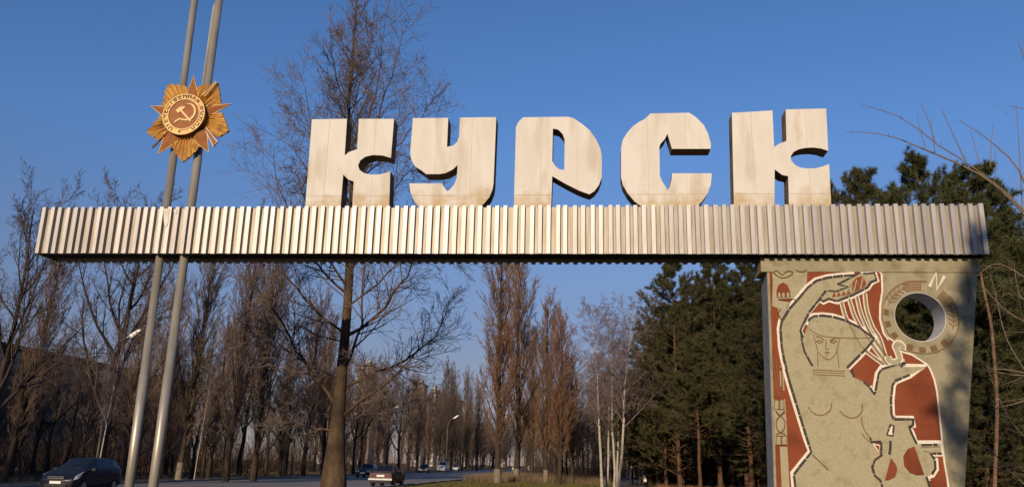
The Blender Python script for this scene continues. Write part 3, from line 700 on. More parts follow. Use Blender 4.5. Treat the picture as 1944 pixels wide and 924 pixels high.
def broad(seed, H=18, limbs=9, spread=1.0, dens=1.0):
    g = np.random.default_rng(seed)
    P0, R0 = trunk_line(g, H * .9, H * .0145, 10, wob=.02)
    P1, R1 = grow(g, P0, R0, limbs + 4, (.2, .95), (24 * spread, 50 * spread), .55, 7, .09, .10, .2, .6, shape=lambda t: 1.05 - .75 * t, phi0=1)
    P2, R2 = grow(g, P1, R1, 10, (.2, 1), (25, 52), .44, 5, .12, .07, .2, .6, rmin=.010)
    P3, R3 = grow(g, P2, R2, int(8 * dens), (.1, 1), (25, 60), .46, 4, .14, .05, .3, .6, rmin=.011)
    P4, R4 = grow(g, P3, R3, 6, (.1, 1), (25, 60), .5, 3, .15, .04, .4, .6, rmin=.009)
    return tree_meshes('broad', [(P0, R0, 8), (P1, R1, 5)], [(P2, R2, 4), (P3, R3, 3), (P4, R4, 3)])
def birch(seed, H=19, lean=(0, 0)):
    g = np.random.default_rng(seed)
    P0, R0 = trunk_line(g, H, H * .0085, 12, lean, .012)
    P1, R1 = grow(g, P0, R0, 30, (.30, .98), (28, 58), .25, 6, .08, .05, .2, .5, shape=lambda t: 1.1 - .6 * t, phi0=1)
    P2, R2 = grow(g, P1, R1, 9, (.2, 1), (25, 55), .42, 5, .1, -.06, .3, .6, rmin=.010)
    P3, R3 = grow(g, P2, R2, 7, (.1, 1), (20, 55), .6, 4, .1, -.22, .4, .6, rmin=.008)
    P4, R4 = grow(g, P3, R3, 3, (.1, 1), (20, 50), .6, 3, .1, -.25, .5, .6, rmin=.0105)
    return tree_meshes('birch', [(P0, R0, 8)], [(P1, R1, 4), (P2, R2, 3), (P3, R3, 3), (P4, R4, 3)])
def needles(g, pts, dirs, per=34, L=.30, w=.038):
    M_ = len(pts); n = M_ * per
    p = np.repeat(pts, per, 0); d = np.repeat(dirs, per, 0)
    v = norm(norm(g.normal(size=(n, 3))) + d * .7)
    base = p + v * .03 + d * (g.random((n, 1)) - .5) * .34
    ln = L * (.6 + .7 * g.random((n, 1)))
    sd = norm(np.cross(v, g.normal(size=(n, 3)))) * w * .5
    V = np.stack([base - sd, base + sd, base + v * ln], 1).reshape(-1, 3)
    return V, np.arange(n * 3).reshape(-1, 3)
def pine(seed, H=22, low=.22, wide=1.0, n1=80, per=38):
    g = np.random.default_rng(seed)
    P0, R0 = trunk_line(g, H, H * .0105, 12, wob=.008)
    P1, R1 = grow(g, P0, R0, n1, (low, .985), (58, 88), .19 * wide, 6, .09, .09, .2, .34, shape=lambda t: np.clip(1.25 - 1.05 * t ** 1.6, .18, 2), phi0=1)
    P2, R2 = grow(g, P1, R1, 9, (.25, 1), (30, 65), .42, 4, .12, .12, .3, .6, rmin=.012)
    tips = np.concatenate([P1[:, -1], P2[:, 1], P2[:, 2], P2[:, 3], P0[:, -1]])
    dr = np.concatenate([norm(P1[:, -1] - P1[:, -2]), norm(P2[:, 1] - P2[:, 0]), norm(P2[:, 2] - P2[:, 1]), norm(P2[:, 3] - P2[:, 2]), norm(P0[:, -1] - P0[:, -2])])
    extra = tips[g.integers(0, len(tips), 350)] + g.normal(size=(350, 3)) * .22
    tips = np.concatenate([tips, extra]); dr = np.concatenate([dr, norm(g.normal(size=(350, 3)) + [0, 0, .8])])
    V, T = needles(g, tips, dr, per)
    Vs, Qs, o = [], [], 0
    for P, R, s in ((P0, R0, 8), (P1, R1, 4), (P2, R2, 3)):
        a, q = tubes(P, R, s); Vs.append(a); Qs.append(q + o); o += len(a)
    return np_mesh('trunk', np.concatenate(Vs), np.concatenate(Qs)), np_mesh('crown', V, None, T)

PROTO = {}
def proto(kind, i):
    key = (kind, i)
    if key in PROTO: return PROTO[key]
    if kind == 'poplar':  H = 24; t, c = poplar(100 + i, H, 1.0 + .12 * (i % 2), 1.0 + .12 * (i % 3)); ms = (m_bark, m_ptwig)
    if kind == 'broad':   H = 18; t, c = broad(200 + i, H, 9 + i, .9 + .1 * i); ms = (m_bark, m_twig)
    if kind == 'birch':   H = 19; t, c = birch(300 + i, H); ms = (m_birch, m_btwig)
    if kind == 'pine':    H = 22; t, c = pine(400 + i, H, (.14, .24, .06, .32)[i % 4], (1.05, 1.0, 1.25, 1.1)[i % 4]); ms = (m_pbark, m_needle)
    for me, m in zip((t, c), ms):
        me.materials.append(m)
    t.polygons.foreach_set('use_smooth', [True] * len(t.polygons))
    PROTO[key] = (t, c, H); return PROTO[key]
NAMES = {'poplar': ('poplar_tree', 'poplar'), 'broad': ('bare_tree', 'tree'), 'birch': ('birch_tree', 'birch'), 'pine': ('pine_tree', 'pine')}
def tree(kind, i, X, Y, H, label, group=None, rz=None, lean=(0, 0), z=0.0, wide=1.0, wash=False, russet=False):
    t, c, H0 = proto(kind, i); nm, cat = NAMES[kind]
    root = thing(nm, label, cat, (X, Y, z), 0, group)
    s = H / H0; root.scale = (s * wide, s * wide, s)
    root.rotation_euler = (lean[1], lean[0], random.uniform(0, 6.28) if rz is None else rz)
    if lean != (0, 0):
        root.rotation_mode = 'XYZ'
        root.rotation_euler = (Matrix.Rotation(lean[0], 3, 'Y') @ Matrix.Rotation(-lean[1], 3, 'X') @ Matrix.Rotation(random.uniform(0, 6.28) if rz is None else rz, 3, 'Z')).to_euler()
    obj('trunk', t, None, root); cr_ = obj('crown', c, None, root)
    if russet:
        cr_.material_slots[0].link = 'OBJECT'; cr_.material_slots[0].material = m_russet
    if wash:
        r = H0 * (.0125 if kind == 'poplar' else .0145) * 1.2
        V, Q, T = ring_tube([[0, 0, -.2 / s], [0, 0, .5 / s], [0, 0, 1.25 / s]], [r * 1.04, r * .99, r * .96], 12, cap=False)
        obj('limewash_band', np_mesh('limewash_band', V, Q), m_limew, root, smooth=True)
    return root
def tree_px(kind, i, px, Y, top, label, group=None, **kw):
    X = xg(px, Y); H = ztop(px, top, Y); return tree(kind, i, X, Y, H, label, group, **kw)

# --- the tall bare aspen behind the letters, its limbs as the photo shows them
def aspen():
    g = np.random.default_rng(11); Y0 = 24.5
    base = np.array([xg(630, Y0), Y0, 0])
    def pt(px, py, dy=0): return at(px, py, Y0 + dy) - base
    tr_ = [np.array([0, 0, -.2]), pt(634, 900), pt(641, 800), pt(650, 690), pt(659, 590), pt(664, 500), pt(668, 400), pt(668, 273), pt(661, 195), pt(668, 141), pt(671, 82), pt(677, 0), pt(682, -70)]
    tr_ = smooth_path(tr_, 3); k = len(tr_)
    zz = np.array([p[2] for p in tr_]); zp = [0] + [pt(660, y)[2] for y in (900, 850, 800, 690, 590, 500, 400, 273, 141, 0, -70)]
    rr = np.interp(zz, zp, [.44, .355, .26, .205, .155, .13, .13, .10, .065, .045, .028, .010])
    P0 = np.array(tr_)[None]; R0 = rr[None]
    LM = [([(641,775),(589,701),(560,658),(522,590),(484,533),(462,480)], .095, -.6), ([(655,632),(599,590),(556,538),(522,509),(490,470)], .07, .7), ([(650,720),(580,687),(517,655),(480,640)], .05, -1.2),
          ([(640,816),(585,812),(537,802),(505,806)], .06, .5), ([(650,734),(719,706),(777,677),(820,643),(844,605),(856,560)], .08, .6), ([(645,792),(700,754),(748,715),(786,672),(815,620)], .085, -.8),
          ([(648,796),(719,783),(762,768),(800,755)], .05, .9), ([(655,700),(681,634),(686,576),(695,509),(715,420),(732,330)], .085, -.5), ([(662,635),(719,595),(748,552),(777,509),(800,430),(815,350)], .085, .8),
          ([(664,545),(638,515),(615,470),(590,400),(565,330)], .075, -.7), ([(664,520),(690,470),(725,400),(770,330),(800,270)], .07, 1.0), ([(665,470),(630,400),(600,320),(590,230),(568,136)], .07, .4),
          ([(667,400),(690,320),(700,218),(718,150),(732,45)], .065, -.5), ([(667,380),(705,290),(720,214),(745,136),(764,59)], .07, .5), ([(667,300),(655,240),(648,173),(632,110),(627,60)], .05, -.4),
          ([(664,230),(680,170),(700,110),(708,40)], .035, .4), ([(667,330),(625,290),(585,240),(548,200)], .05, .9), ([(667,350),(720,310),(770,260),(805,215),(830,180)], .05, -.9),
          ([(662,560),(600,500),(560,430),(530,350),(520,280)], .065, 1.1), ([(662,580),(735,520),(790,480),(835,470),(870,500)], .05, -.9), ([(655,650),(600,640),(545,600),(500,585)], .045, 1.3), ([(668,430),(640,370),(610,350),(560,290)], .045, -1.3)]
    limbs = []; Rl = []
    for pts, r, dy in LM:
        q = [pt(x, y, dy * i / (len(pts) - 1) * 1.6) for i, (x, y) in enumerate(pts)]
        q = np.array(smooth_path(q, 4)); t = np.linspace(0, 1, 12); s = np.linspace(0, 1, len(q))
        q = np.stack([np.interp(t, s, q[:, c]) for c in range(3)], 1); q[1:-1] += g.normal(size=(10, 3)) * .035
        limbs.append(q); Rl.append(np.interp(t, [0, .15, 1], [r * .68, r * .5, .008]))
    P1, R1 = np.array(limbs), np.array(Rl)
    up = P0[:, 12:]; Ru = R0[:, 12:]
    P1b, R1b = grow(g, up, Ru, 34, (.25, .98), (25, 50), .20, 6, .1, .1, .2, .5, shape=lambda t: 1.05 - .8 * t, phi0=1)
    L1 = [(P1, R1, 6), (P1b, R1b, 5)]
    P2, R2 = grow(g, P1, R1, 20, (.12, 1), (28, 62), .36, 6, .13, .05, .25, .55, rmin=.008)
    P2b, R2b = grow(g, P1b, R1b, 8, (.2, 1), (28, 55), .45, 5, .13, .06, .25, .55, rmin=.007)
    P3, R3 = grow(g, P2, R2, 9, (.12, 1), (28, 62), .46, 4, .16, .05, .3, .6, rmin=.0058)
    P3b, R3b = grow(g, P2b, R2b, 7, (.12, 1), (28, 62), .45, 4, .16, .05, .3, .6, rmin=.0052)
    P4, R4 = grow(g, P3, R3, 4, (.1, 1), (28, 65), .55, 3, .18, .04, .4, .6, rmin=.0048)
    P4b, R4b = grow(g, P3b, R3b, 4, (.1, 1), (28, 65), .5, 3, .18, .04, .4, .6, rmin=.0044)
    t, c = tree_meshes('aspen', [(P0, R0, 14)] + L1, [(P2, R2, 4), (P2b, R2b, 4), (P3, R3, 3), (P3b, R3b, 3), (P4, R4, 3), (P4b, R4b, 3)])
    root = thing('aspen_tree', 'tall bare tree with thick trunk and spreading limbs behind the first letters', 'tree', tuple(base))
    obj('trunk', t, m_aspen, root, smooth=True); obj('crown', c, m_atwig, root)
    b0 = np.array([P0[0, i] for i in range(4)]); rb = R0[0, :4]
    V, Q, T = ring_tube([[0, 0, -.15], pt(633, 930)], [.49, .44], 14, cap=False)
    obj('limewash_band', np_mesh('limewash_band', V, Q), m_limew, root, smooth=True)
aspen()
# --- trees beyond the road, left half
TG = 'bare trees beyond the road'
tree_px('broad', 1, -40, 42, 335, 'bushy bare tree cut off by the left edge of the picture', lean=(.02, 0), wide=.85)
tree_px('poplar', 0, 6, 50, 470, 'slim bare poplar leaning right below the beam\'s left end', lean=(.09, 0))
tree_px('broad', 0, 188, 57, 345, 'big many-limbed bare tree behind the dark hatchback', rz=1.0)
tree_px('poplar', 1, 338, 62, 470, 'bare poplar just right of the two steel poles', lean=(.04, 0), wash=True)
tree_px('poplar', 2, 428, 62, 430, 'tall dense bare poplar, left one of the pair below the beam', lean=(.03, 0), wide=.9)
tree_px('poplar', 3, 480, 66, 440, 'tall dense bare poplar, right one of the pair below the beam', lean=(.02, 0), wide=.95)
tree_px('poplar', 0, 288, 78, 545, 'bare poplar seen between the two steel poles', lean=(.02, 0))
tree_px('poplar', 2, 575, 86, 570, 'bare poplar left of the thick tree trunk', lean=(.02, 0))
tree_px('poplar', 1, 612, 96, 610, 'thin bare poplar partly behind the thick tree trunk')
tree_px('broad', 2, 88, 74, 620, 'low bare tree in front of the dark apartment block')
tree_px('birch', 0, 181, 50, 600, 'white-stemmed birch rising behind the dark hatchback', lean=(.05, 0), wide=.55)
tree_px('birch', 1, 368, 61, 690, 'thin birch with a pale leaning stem right of the steel poles', lean=(.07, 0), wide=.5)
for px, Y, top, kd, lb in ((60, 66, 640, 'broad', 'tangled bare tree between the leaning poplar and the hatchback'), (120, 78, 650, 'broad', 'dim bare tree above the dark hatchback'), (150, 86, 660, 'broad', 'second dim bare tree above the dark hatchback'),
                        (232, 68, 540, 'poplar', 'bare poplar just left of the two steel poles'), (255, 86, 640, 'broad', 'bare tree behind the nearest street lamp'), (312, 76, 640, 'broad', 'bare tree close behind the steel poles'),
                        (20, 60, 680, 'broad', 'low bare tree at the left edge by the road'), (395, 74, 620, 'poplar', 'bare poplar left of the tall dense pair'), (530, 78, 630, 'broad', 'spreading bare tree right of the tall dense poplar pair'),
                        (205, 92, 640, 'broad', 'small bare tree deep behind the hatchback'), (455, 90, 600, 'broad', 'bare tree behind the tall dense poplar pair')):
    tree_px(kd, len(lb) % 3, px, Y, top, lb, lean=(.03, 0), wide=1.1)
# trees added out of view at the left to shade the strip beyond the road
for k in range(40):
    Y = -32 + k * 1.8; X = min(-44 - (k % 4) * 6, -.64 * Y - 9 - (k % 2) * 3)
    tree(('broad', 'pine')[k % 2], k % 3, X, Y, 17 + (k * 7 % 5), ('bare tree', 'pine')[k % 2] + ' added out of view left of the picture to shade the strip', ('bare trees', 'pines')[k % 2] + ' left of the picture', wide=1.25)
BG = 'far bare trees beyond the road'
BL_ = 'bare brown tree in the dense strip beyond the road'
gg = random.Random(5)
rows = []
for row, (dx, h0, h1) in enumerate(((-3.0, 15, 21), (-8.5, 14, 21), (-15, 13, 20))):
    Y = 66 + row * 5
    while Y < 460:
        rows.append((far_edge(Y) + dx + gg.uniform(-1.6, 1.6), Y, gg.uniform(h0, h1))); Y += gg.uniform(6, 10.5) * (1 + Y / 260) + row * 1.5
for X, Y, H in rows:
    px0 = CX + F * X / Y; H = min(H, ztop(px0, np.interp(px0, [0, 300, 600, 700, 760, 800, 860, 900], [650, 625, 615, 640, 660, 685, 712, 735]) + gg.uniform(0, 60), Y))
    kd = gg.choice(['poplar', 'poplar', 'broad', 'broad', 'broad'])
    kn = 'columnar poplar' if kd == 'poplar' else 'spreading tree'; px_ = CX + F * X / Y
    wh = 'left of the steel poles' if px_ < 290 else ('between the poles and the thick trunk' if px_ < 640 else 'right of the thick trunk')
    tree(kd, gg.randrange(4 if kd == 'poplar' else 3), X, Y, H * (1.0 if kd == 'poplar' else .95), 'bare %s in the strip beyond the road, %s' % (kn, wh), BG + ', ' + kn + 's ' + wh, lean=(gg.uniform(-.02, .06), 0))
UG = 'saplings under the trees beyond the road'
for k in range(34):
    Y = gg.uniform(58, 170); X = far_edge(Y) - gg.uniform(3, 24)
    tree('broad', gg.randrange(3), X, Y, gg.uniform(5, 9), 'low bare sapling under the trees beyond the road', UG, wide=1.1)
for px, top in ((845, 700), (856, 712), (884, 716), (905, 738)):
    tree_px('poplar', gg.randrange(4), px, 210 + gg.uniform(-10, 20), top, 'far slender poplar top above the roofs near the road\'s end', 'far slender poplars')
for k in range(26):                                # far end of the road
    px = 905 + gg.uniform(-60, 200); Y = gg.uniform(260, 420)
    tree_px('broad', gg.randrange(3), px, Y, gg.uniform(770, 815), 'far hazy bare tree where the road ends', 'far bare trees at the road\'s end', wide=1.2)

# undergrowth and the far wood, each one mass
def thicket(name, label, xy, h, seed, m, stems=6, tw=3):
    g = np.random.default_rng(seed); n = len(xy)
    p = np.repeat(np.concatenate([xy, np.full((n, 1), -.1)], 1), stems, 0); k = 4; N = len(p)
    d = norm(np.concatenate([g.normal(size=(N, 2)) * .32, np.ones((N, 1))], 1)); L = h[0] + (h[1] - h[0]) * g.random(N) ** 1.5
    P = np.zeros((N, k, 3)); P[:, 0] = p + np.concatenate([g.normal(size=(N, 2)) * .25, np.zeros((N, 1))], 1)
    for j in range(1, k):
        d = norm(d + g.normal(size=(N, 3)) * .12); P[:, j] = P[:, j - 1] + d * (L / (k - 1))[:, None]
    R = np.linspace(.022, .008, k)[None] * np.ones((N, 1))
    P2, R2 = grow(g, P, R, tw, (.25, 1), (20, 50), .45, 3, .12, .05, .4, .6, rmin=.008)
    V1, Q1 = tubes(P, R, 3); V2, Q2 = tubes(P2, R2, 3)
    return tag(obj(name, np_mesh(name, *join_np([(V1, Q1, None), (V2, Q2, None)])), m), label, 'undergrowth', kind='stuff')
g = np.random.default_rng(41)
n = 620; Yt = 60 + 170 * g.random(n) ** 1.3; Xt = np.array([far_edge(y) - 7 for y in Yt]) - g.random(n) ** .8 * (20 + Yt * .12)
thicket('thicket', 'dense bare undergrowth beneath the trees beyond the road', np.stack([Xt, Yt], 1), (1.5, 5.5), 42, m_under)
n = 420; Yt = 84 + 60 * g.random(n); Xt = 1.3 + .127 * Yt + 4 + g.random(n) * 62
thicket('wood_undergrowth', 'dark undergrowth between the pine trunks', np.stack([Xt, Yt], 1), (1.5, 5), 43, m_under)
n = 300; Yt = 125 + 60 * g.random(n); Xt = np.array([near_edge(y) + 3 for y in Yt]) + g.random(n) * 30
thicket('verge_undergrowth', 'dark bare bushes behind the verge poplars', np.stack([Xt, Yt], 1), (2, 6.5), 44, m_under)
def far_wood():
    g = np.random.default_rng(51); n = 400
    Y = 330 + 330 * g.random(n); X = (g.random(n) - .52) * 1.5 * Y * .72
    X = np.where((X > np.array([far_edge(y) - 1 for y in Y])) & (X < np.array([near_edge(y) + 1 for y in Y])) & (Y < 420), X - 20, X)
    H = 9 + 9 * g.random(n); k = 5; P = np.zeros((n, k, 3)); z = np.linspace(0, 1, k)
    P[:, :, 0] = X[:, None] + np.cumsum(g.normal(size=(n, k)) * .25, 1); P[:, :, 1] = Y[:, None]; P[:, :, 2] = H[:, None] * z[None] - .2
    R = .22 * (1.05 - z)[None] * np.ones((n, 1))
    P1, R1 = grow(g, P, R, 9, (.12, 1), (20, 45), .42, 4, .1, .1, .3, .6, rmin=.05)
    P2, R2 = grow(g, P1, R1, 5, (.15, 1), (20, 50), .5, 3, .12, .06, .4, .6, rmin=.06)
    L = [(*tubes(P, R, 4), None), (*tubes(P1, R1, 3), None), (*tubes(P2, R2, 3), None)]
    tag(obj('far_wood', np_mesh('far_wood', *join_np(L)), m_twig), 'far brown wood closing off the end of the road', 'wood', kind='stuff')
far_wood()

# --- poplars and birches right of the road
tree_px('poplar', 1, 944, 80, 476, 'tall open bare poplar on the verge, left of three', wide=1.1, wash=True, russet=True)
tree_px('poplar', 3, 980, 92, 492, 'tall dense russet poplar on the verge beside the open one', wide=1.05, wash=True, russet=True)
tree_px('poplar', 2, 1036, 86, 586, 'russet bare poplar, third on the verge', wide=1.05, wash=True, russet=True)
tree_px('poplar', 0, 1062, 84, 612, 'dense bare poplar right beside the third verge poplar', wide=1.2, russet=True)
tree_px('poplar', 2, 1086, 92, 680, 'short bare poplar at the end of the verge row', wide=1.2, russet=True)
tree_px('poplar', 1, 1010, 118, 640, 'bare poplar between the second and third verge poplars', wide=1.1, russet=True)
VB = 'dark bare trees behind the verge poplars'
for k in range(26):
    px = gg.uniform(990, 1215); Y = gg.uniform(112, 190)
    tree_px('broad', gg.randrange(3), px, Y, gg.uniform(700, 790), 'dark bare tree behind the verge poplars and birches', VB, wide=1.15)
tree_px('birch', 0, 1143, 72, 585, 'white birch on the grass leaning left, leftmost of the clump', lean=(-.045, 0), rz=.5)
tree_px('birch', 1, 1152, 74, 640, 'thin birch second from left in the clump')
tree_px('birch', 2, 1166, 71, 600, 'slender birch in the middle of the clump', rz=2)
tree_px('birch', 1, 1172, 76, 650, 'short thin birch right of the middle of the clump', lean=(.02, 0))
tree_px('birch', 2, 1173, 69, 572, 'white birch leaning right towards the pines, rightmost of the clump', lean=(.075, 0), rz=4)

# --- pines
tree_px('pine', 0, 1236, 98, 612, 'short pine at the left edge of the pine wood', wide=1.1)
tree_px('pine', 2, 1292, 72, 503, 'tall pointed pine behind the birches, left of the two under the beam', rz=1.2)
tree_px('pine', 1, 1368, 70, 498, 'tall pine behind the mural pylon\'s left side, right of the pointed one')
tree_px('pine', 0, 1428, 66, 505, 'pine directly beside the mural pylon\'s left edge')
tree_px('pine', 3, 1330, 62, 640, 'lower pine in front of the tall pair, showing its red trunk', wide=1.25)
tree_px('pine', 2, 1275, 94, 668, 'low spreading pine next to the rightmost birch', wide=1.2)
tree_px('pine', 1, 1682, 52, 326, 'pine top showing above the beam right of the last letter', wide=.9)
tree_px('pine', 3, 1612, 56, 342, 'small pine top just right of the last letter', wide=.8)
tree_px('pine', 2, 1822, 46, 306, 'large pine rising above the beam\'s right end', rz=.4)
tree_px('pine', 0, 1925, 44, 325, 'pine at the right edge of the picture', wide=1.15)
tree_px('pine', 1, 1745, 50, 372, 'pine top barely above the beam, between the two taller ones')
for k in range(20):
    px = 1262 + k * 10.5 + gg.uniform(-6, 6); Y = gg.uniform(76, 94) + (12 if k < 4 else 0)
    tree_px('pine', 2, px, Y, gg.uniform(720, 810), 'young bushy pine low at the edge of the pine wood', 'young pines at the wood edge', wide=1.7)
PG = 'dark pines filling the wood at right'
for k in range(22):
    px = gg.uniform(1215, 1470); Y = gg.uniform(74, 110); Y = max(Y, 92) if px < 1250 else Y
    lim = np.interp(px, [1215, 1250, 1300, 1370, 1470], [700, 630, 560, 545, 540])
    tree_px('pine', gg.randrange(4), px, Y, lim + gg.uniform(0, 90), 'dark pine deep in the wood left of the mural pylon', PG, wide=1.4)
for k in range(26):
    px = gg.uniform(1480, 2150); Y = gg.uniform(34, 70)
    tree_px('pine', gg.randrange(4), px, Y, np.interp(px, [1480, 1800, 1860, 1960, 2150], [500, 430, 395, 400, 380]) + gg.uniform(0, 90), 'dark pine in the wood behind the mural pylon', 'dark pines behind the mural pylon', wide=1.3)
for k in range(9):
    px = 1845 + k * 17 + gg.uniform(-6, 6); Y = gg.uniform(33, 44)
    tree_px('pine', 2, px, Y, gg.uniform(560, 720), 'young bushy pine right of the mural pylon', 'young pines right of the pylon', wide=1.5)
# bare curved pine stem right of the pylon
Yp = 31.0
bx = xg(1888, Yp); st = [at(x, y, Yp) - np.array([bx, Yp, 0]) for x, y in ((1888, 930), (1893, 780), (1889, 700), (1882, 620), (1872, 570), (1862, 520), (1856, 470), (1850, 420))]
st = [np.array([0, 0, -.2])] + st
g = np.random.default_rng(77)
P0 = np.array(smooth_path(st, 3))[None]; R0 = np.linspace(.08, .03, P0.shape[1])[None]
P1, R1 = grow(g, P0, R0, 14, (.5, .98), (50, 85), .22, 6, .12, .06, .3, .4)
P2, R2 = grow(g, P1, R1, 5, (.4, 1), (30, 60), .4, 4, .12, .1, .3, .6, rmin=.008)
tips = np.concatenate([P2[:, -1], P2[:, 2]]); V, T = needles(g, tips, norm(np.concatenate([P2[:, -1] - P2[:, -2]] * 2)), 30)
rt_ = thing('pine_tree', 'thin crooked pine with a pale peeling stem right of the pylon', 'pine', (bx, Yp, 0))
Va, Qa = tubes(P0, R0, 9); Vb, Qb = tubes(P1, R1, 4); Vc, Qc = tubes(P2, R2, 3)
m_peel = mat('peeling_pine_bark', (.2, .115, .07), (.1, .06, .04), rough=.9, scale=6, c3=(.08, .05, .035), s3=5, lo3=.5, hi3=.6, bump=.5, bscale=20)
obj('trunk', np_mesh('trunk', Va, Qa), m_peel, rt_, smooth=True)
Vj, Qj, _ = join_np([(Vb, Qb, None), (Vc, Qc, None)]); obj('branches', np_mesh('branches', Vj, Qj), m_bark, rt_)
obj('crown', np_mesh('crown', V, None, T), m_needle, rt_)

# bare shrub whose shoots reach in from the right edge
Ys = 19.6
bx = xg(2035, Ys); base = np.array([bx, Ys, 0])
def sp_(px, py, dy=0): return at(px, py, Ys + dy) - base
SH = [([(2035,960),(2030,700),(2015,560),(1990,470),(1944,398),(1890,350),(1830,305),(1780,275),(1720,228),(1680,212),(1626,195)], .032, -.3),
      ([(2030,760),(2000,600),(1975,470),(1944,405),(1890,352),(1840,320),(1770,290),(1740,277),(1690,258),(1640,251),(1605,251)], .045, .4),
      ([(2030,700),(1990,520),(1944,340),(1880,268),(1818,227)], .04, .8), ([(1832,303),(1808,252),(1786,203)], .016, .1), ([(1777,274),(1762,228),(1747,193)], .012, 0), ([(1758,285),(1745,240),(1741,215)], .01, .2),
      ([(1880,318),(1882,270),(1886,235)], .012, 0), ([(1858,305),(1850,275),(1842,245)], .01, 0), ([(1775,290),(1770,255),(1767,220)], .010, 0), ([(1889,342),(1890,312),(1889,285)], .010, .1),
      ([(2030,640),(1985,560),(1935,520),(1890,500),(1850,528)], .03, .6), ([(2030,690),(1990,640),(1944,610),(1905,585),(1862,540)], .025, .5), ([(2030,800),(1990,730),(1930,704),(1870,700),(1842,708)], .025, .7),
      ([(2030,720),(1985,712),(1930,712),(1880,704),(1846,700)], .02, 1.0), ([(2030,720),(1980,745),(1930,765),(1880,776),(1842,786)], .022, .8), ([(2035,900),(1990,906),(1944,900),(1890,888),(1846,862)], .022, .6),
      ([(2035,960),(1960,930),(1905,880),(1870,840),(1845,815)], .02, .9), ([(2030,560),(1970,480),(1944,420),(1936,300),(1930,200)], .03, 1.2), ([(2010,420),(1970,200),(1944,110),(1930,70)], .03, .9), ([(2000,330),(1960,220),(1935,205),(1915,200)], .015, .9),
      ([(2030,780),(1960,590),(1935,560),(1925,500)], .02, 1.0), ([(1944,700),(1910,640),(1890,560),(1880,520)], .014, 1.0), ([(2035,930),(1975,860),(1920,800),(1890,740),(1872,690)], .02, 1.1)]
Pl, Rl = [], []
for pts, r, dy in SH:
    q = np.array(smooth_path([sp_(x, y, dy) for x, y in pts], 4)); t = np.linspace(0, 1, 14); s = np.linspace(0, 1, len(q))
    Pl.append(np.stack([np.interp(t, s, q[:, c]) for c in range(3)], 1)); Rl.append(np.linspace(r, .0055, 14))
P1, R1 = np.array(Pl), np.array(Rl)
low_ = [0, 1, 2, 10, 11, 12, 13, 14, 15, 16, 20, 22]
g = np.random.default_rng(31)
P2, R2 = grow(g, P1[[10, 11, 12, 13, 14, 15, 16, 17, 20, 21, 22]], R1[[10, 11, 12, 13, 14, 15, 16, 17, 20, 21, 22]], 7, (.3, 1), (25, 60), .28, 5, .06, .03, .3, .5, rmin=.005)
P3, R3 = grow(g, P2, R2, 2, (.3, 1), (25, 60), .4, 4, .06, .03, .3, .6, rmin=.004)
P4, R4 = grow(g, P1[:3], R1[:3], 14, (.5, 1), (40, 70), .02, 3, .05, .1, .4, .6, rmin=.004)
t, c = tree_meshes('shrub', [(P1, R1, 6)], [(P2, R2, 4), (P3, R3, 3), (P4, R4, 3)])
m_shoot = mat('pale_shoots', (.19, .14, .10), (.13, .10, .07), rough=.8, scale=4)
rt_ = thing('bare_shrub', 'bare shrub with long thin shoots reaching in from the right edge', 'shrub', tuple(base))
obj('stems', t, m_shoot, rt_, smooth=True); obj('twigs', c, m_shoot, rt_)['kind'] = 'stuff'

# pine behind the camera whose shade falls on the pylon's right side
sh = np.array([A[0], A[1], 0]) + UV * (BL - .35) - NV * PN
K = 22.0
cx, cy = sh[0] + SD.x / math.cos(SUN_EL) * K, sh[1] + SD.y / math.cos(SUN_EL) * K
SHADE = (cx, cy, K * math.tan(SUN_EL))
tree('pine', 1, cx + .35, cy, 5.6 + SHADE[2] + 1.0, 'pine standing behind the viewer, its shade on the pylon', wide=.6, rz=2.0)

# --- apartment block at the left, half hidden by the trees
m_wall = mat('grey_brick_wall', (.075, .068, .066), (.06, .055, .053), rough=.9, scale=2)
m_win = mat('window_glass', (.02, .025, .03), (.03, .035, .04), rough=.1, scale=1, spec=.6)
m_frm = mat('window_frame_paint', (.16, .16, .16), (.13, .13, .13), rough=.7)
m_roof = mat('bitumen_roof', (.06, .055, .05), (.05, .045, .04), rough=.9)
bl0 = thing('apartment_block', 'long dark five-storey apartment block behind the trees at far left', 'building', (-64.5, 92, 0), -math.atan(.1))
obj('wall', boxm('wall', (-12, 0, 0, 66, 0, 14.6)), m_wall, bl0)
rf = obj('roof', boxm('roof', (-12.4, .4, -.4, 66.4, 14.601, 15.0)), m_roof, bl0)
wm = boxm('window', (.0015, .03, -.75, .75, 0, 1.5)); wm.materials.append(m_win)
fm = boxm('frame', (.002, .05, -.82, -.75, -.05, 1.55), (.002, .05, .75, .82, -.05, 1.55), (.002, .05, -.75, .75, 1.5, 1.55), (.002, .07, -.9, .9, -.06, 0), (.002, .045, -.03, .03, 0, 1.5)); fm.materials.append(m_frm)
for fl in range(5):
    for k in range(20):
        w = obj('window', wm, None, bl0, loc=(0, 2 + k * 3.25, 1.1 + fl * 2.8)); obj('frame', fm, None, w)
bm_ = boxm('balcony', (.002, 1.1, -1.5, 1.5, 0, .12), (1.04, 1.1, -1.5, 1.5, .12, 1.05), (.002, 1.04, -1.5, -1.44, .12, 1.05), (.002, 1.04, 1.44, 1.5, .12, 1.05)); bm_.materials.append(m_frm)
for fl in range(1, 5):
    for k in (1, 6, 11, 16): obj('balcony', bm_, None, bl0, loc=(0, 2 + k * 3.25 + 1.6, .2 + fl * 2.8))

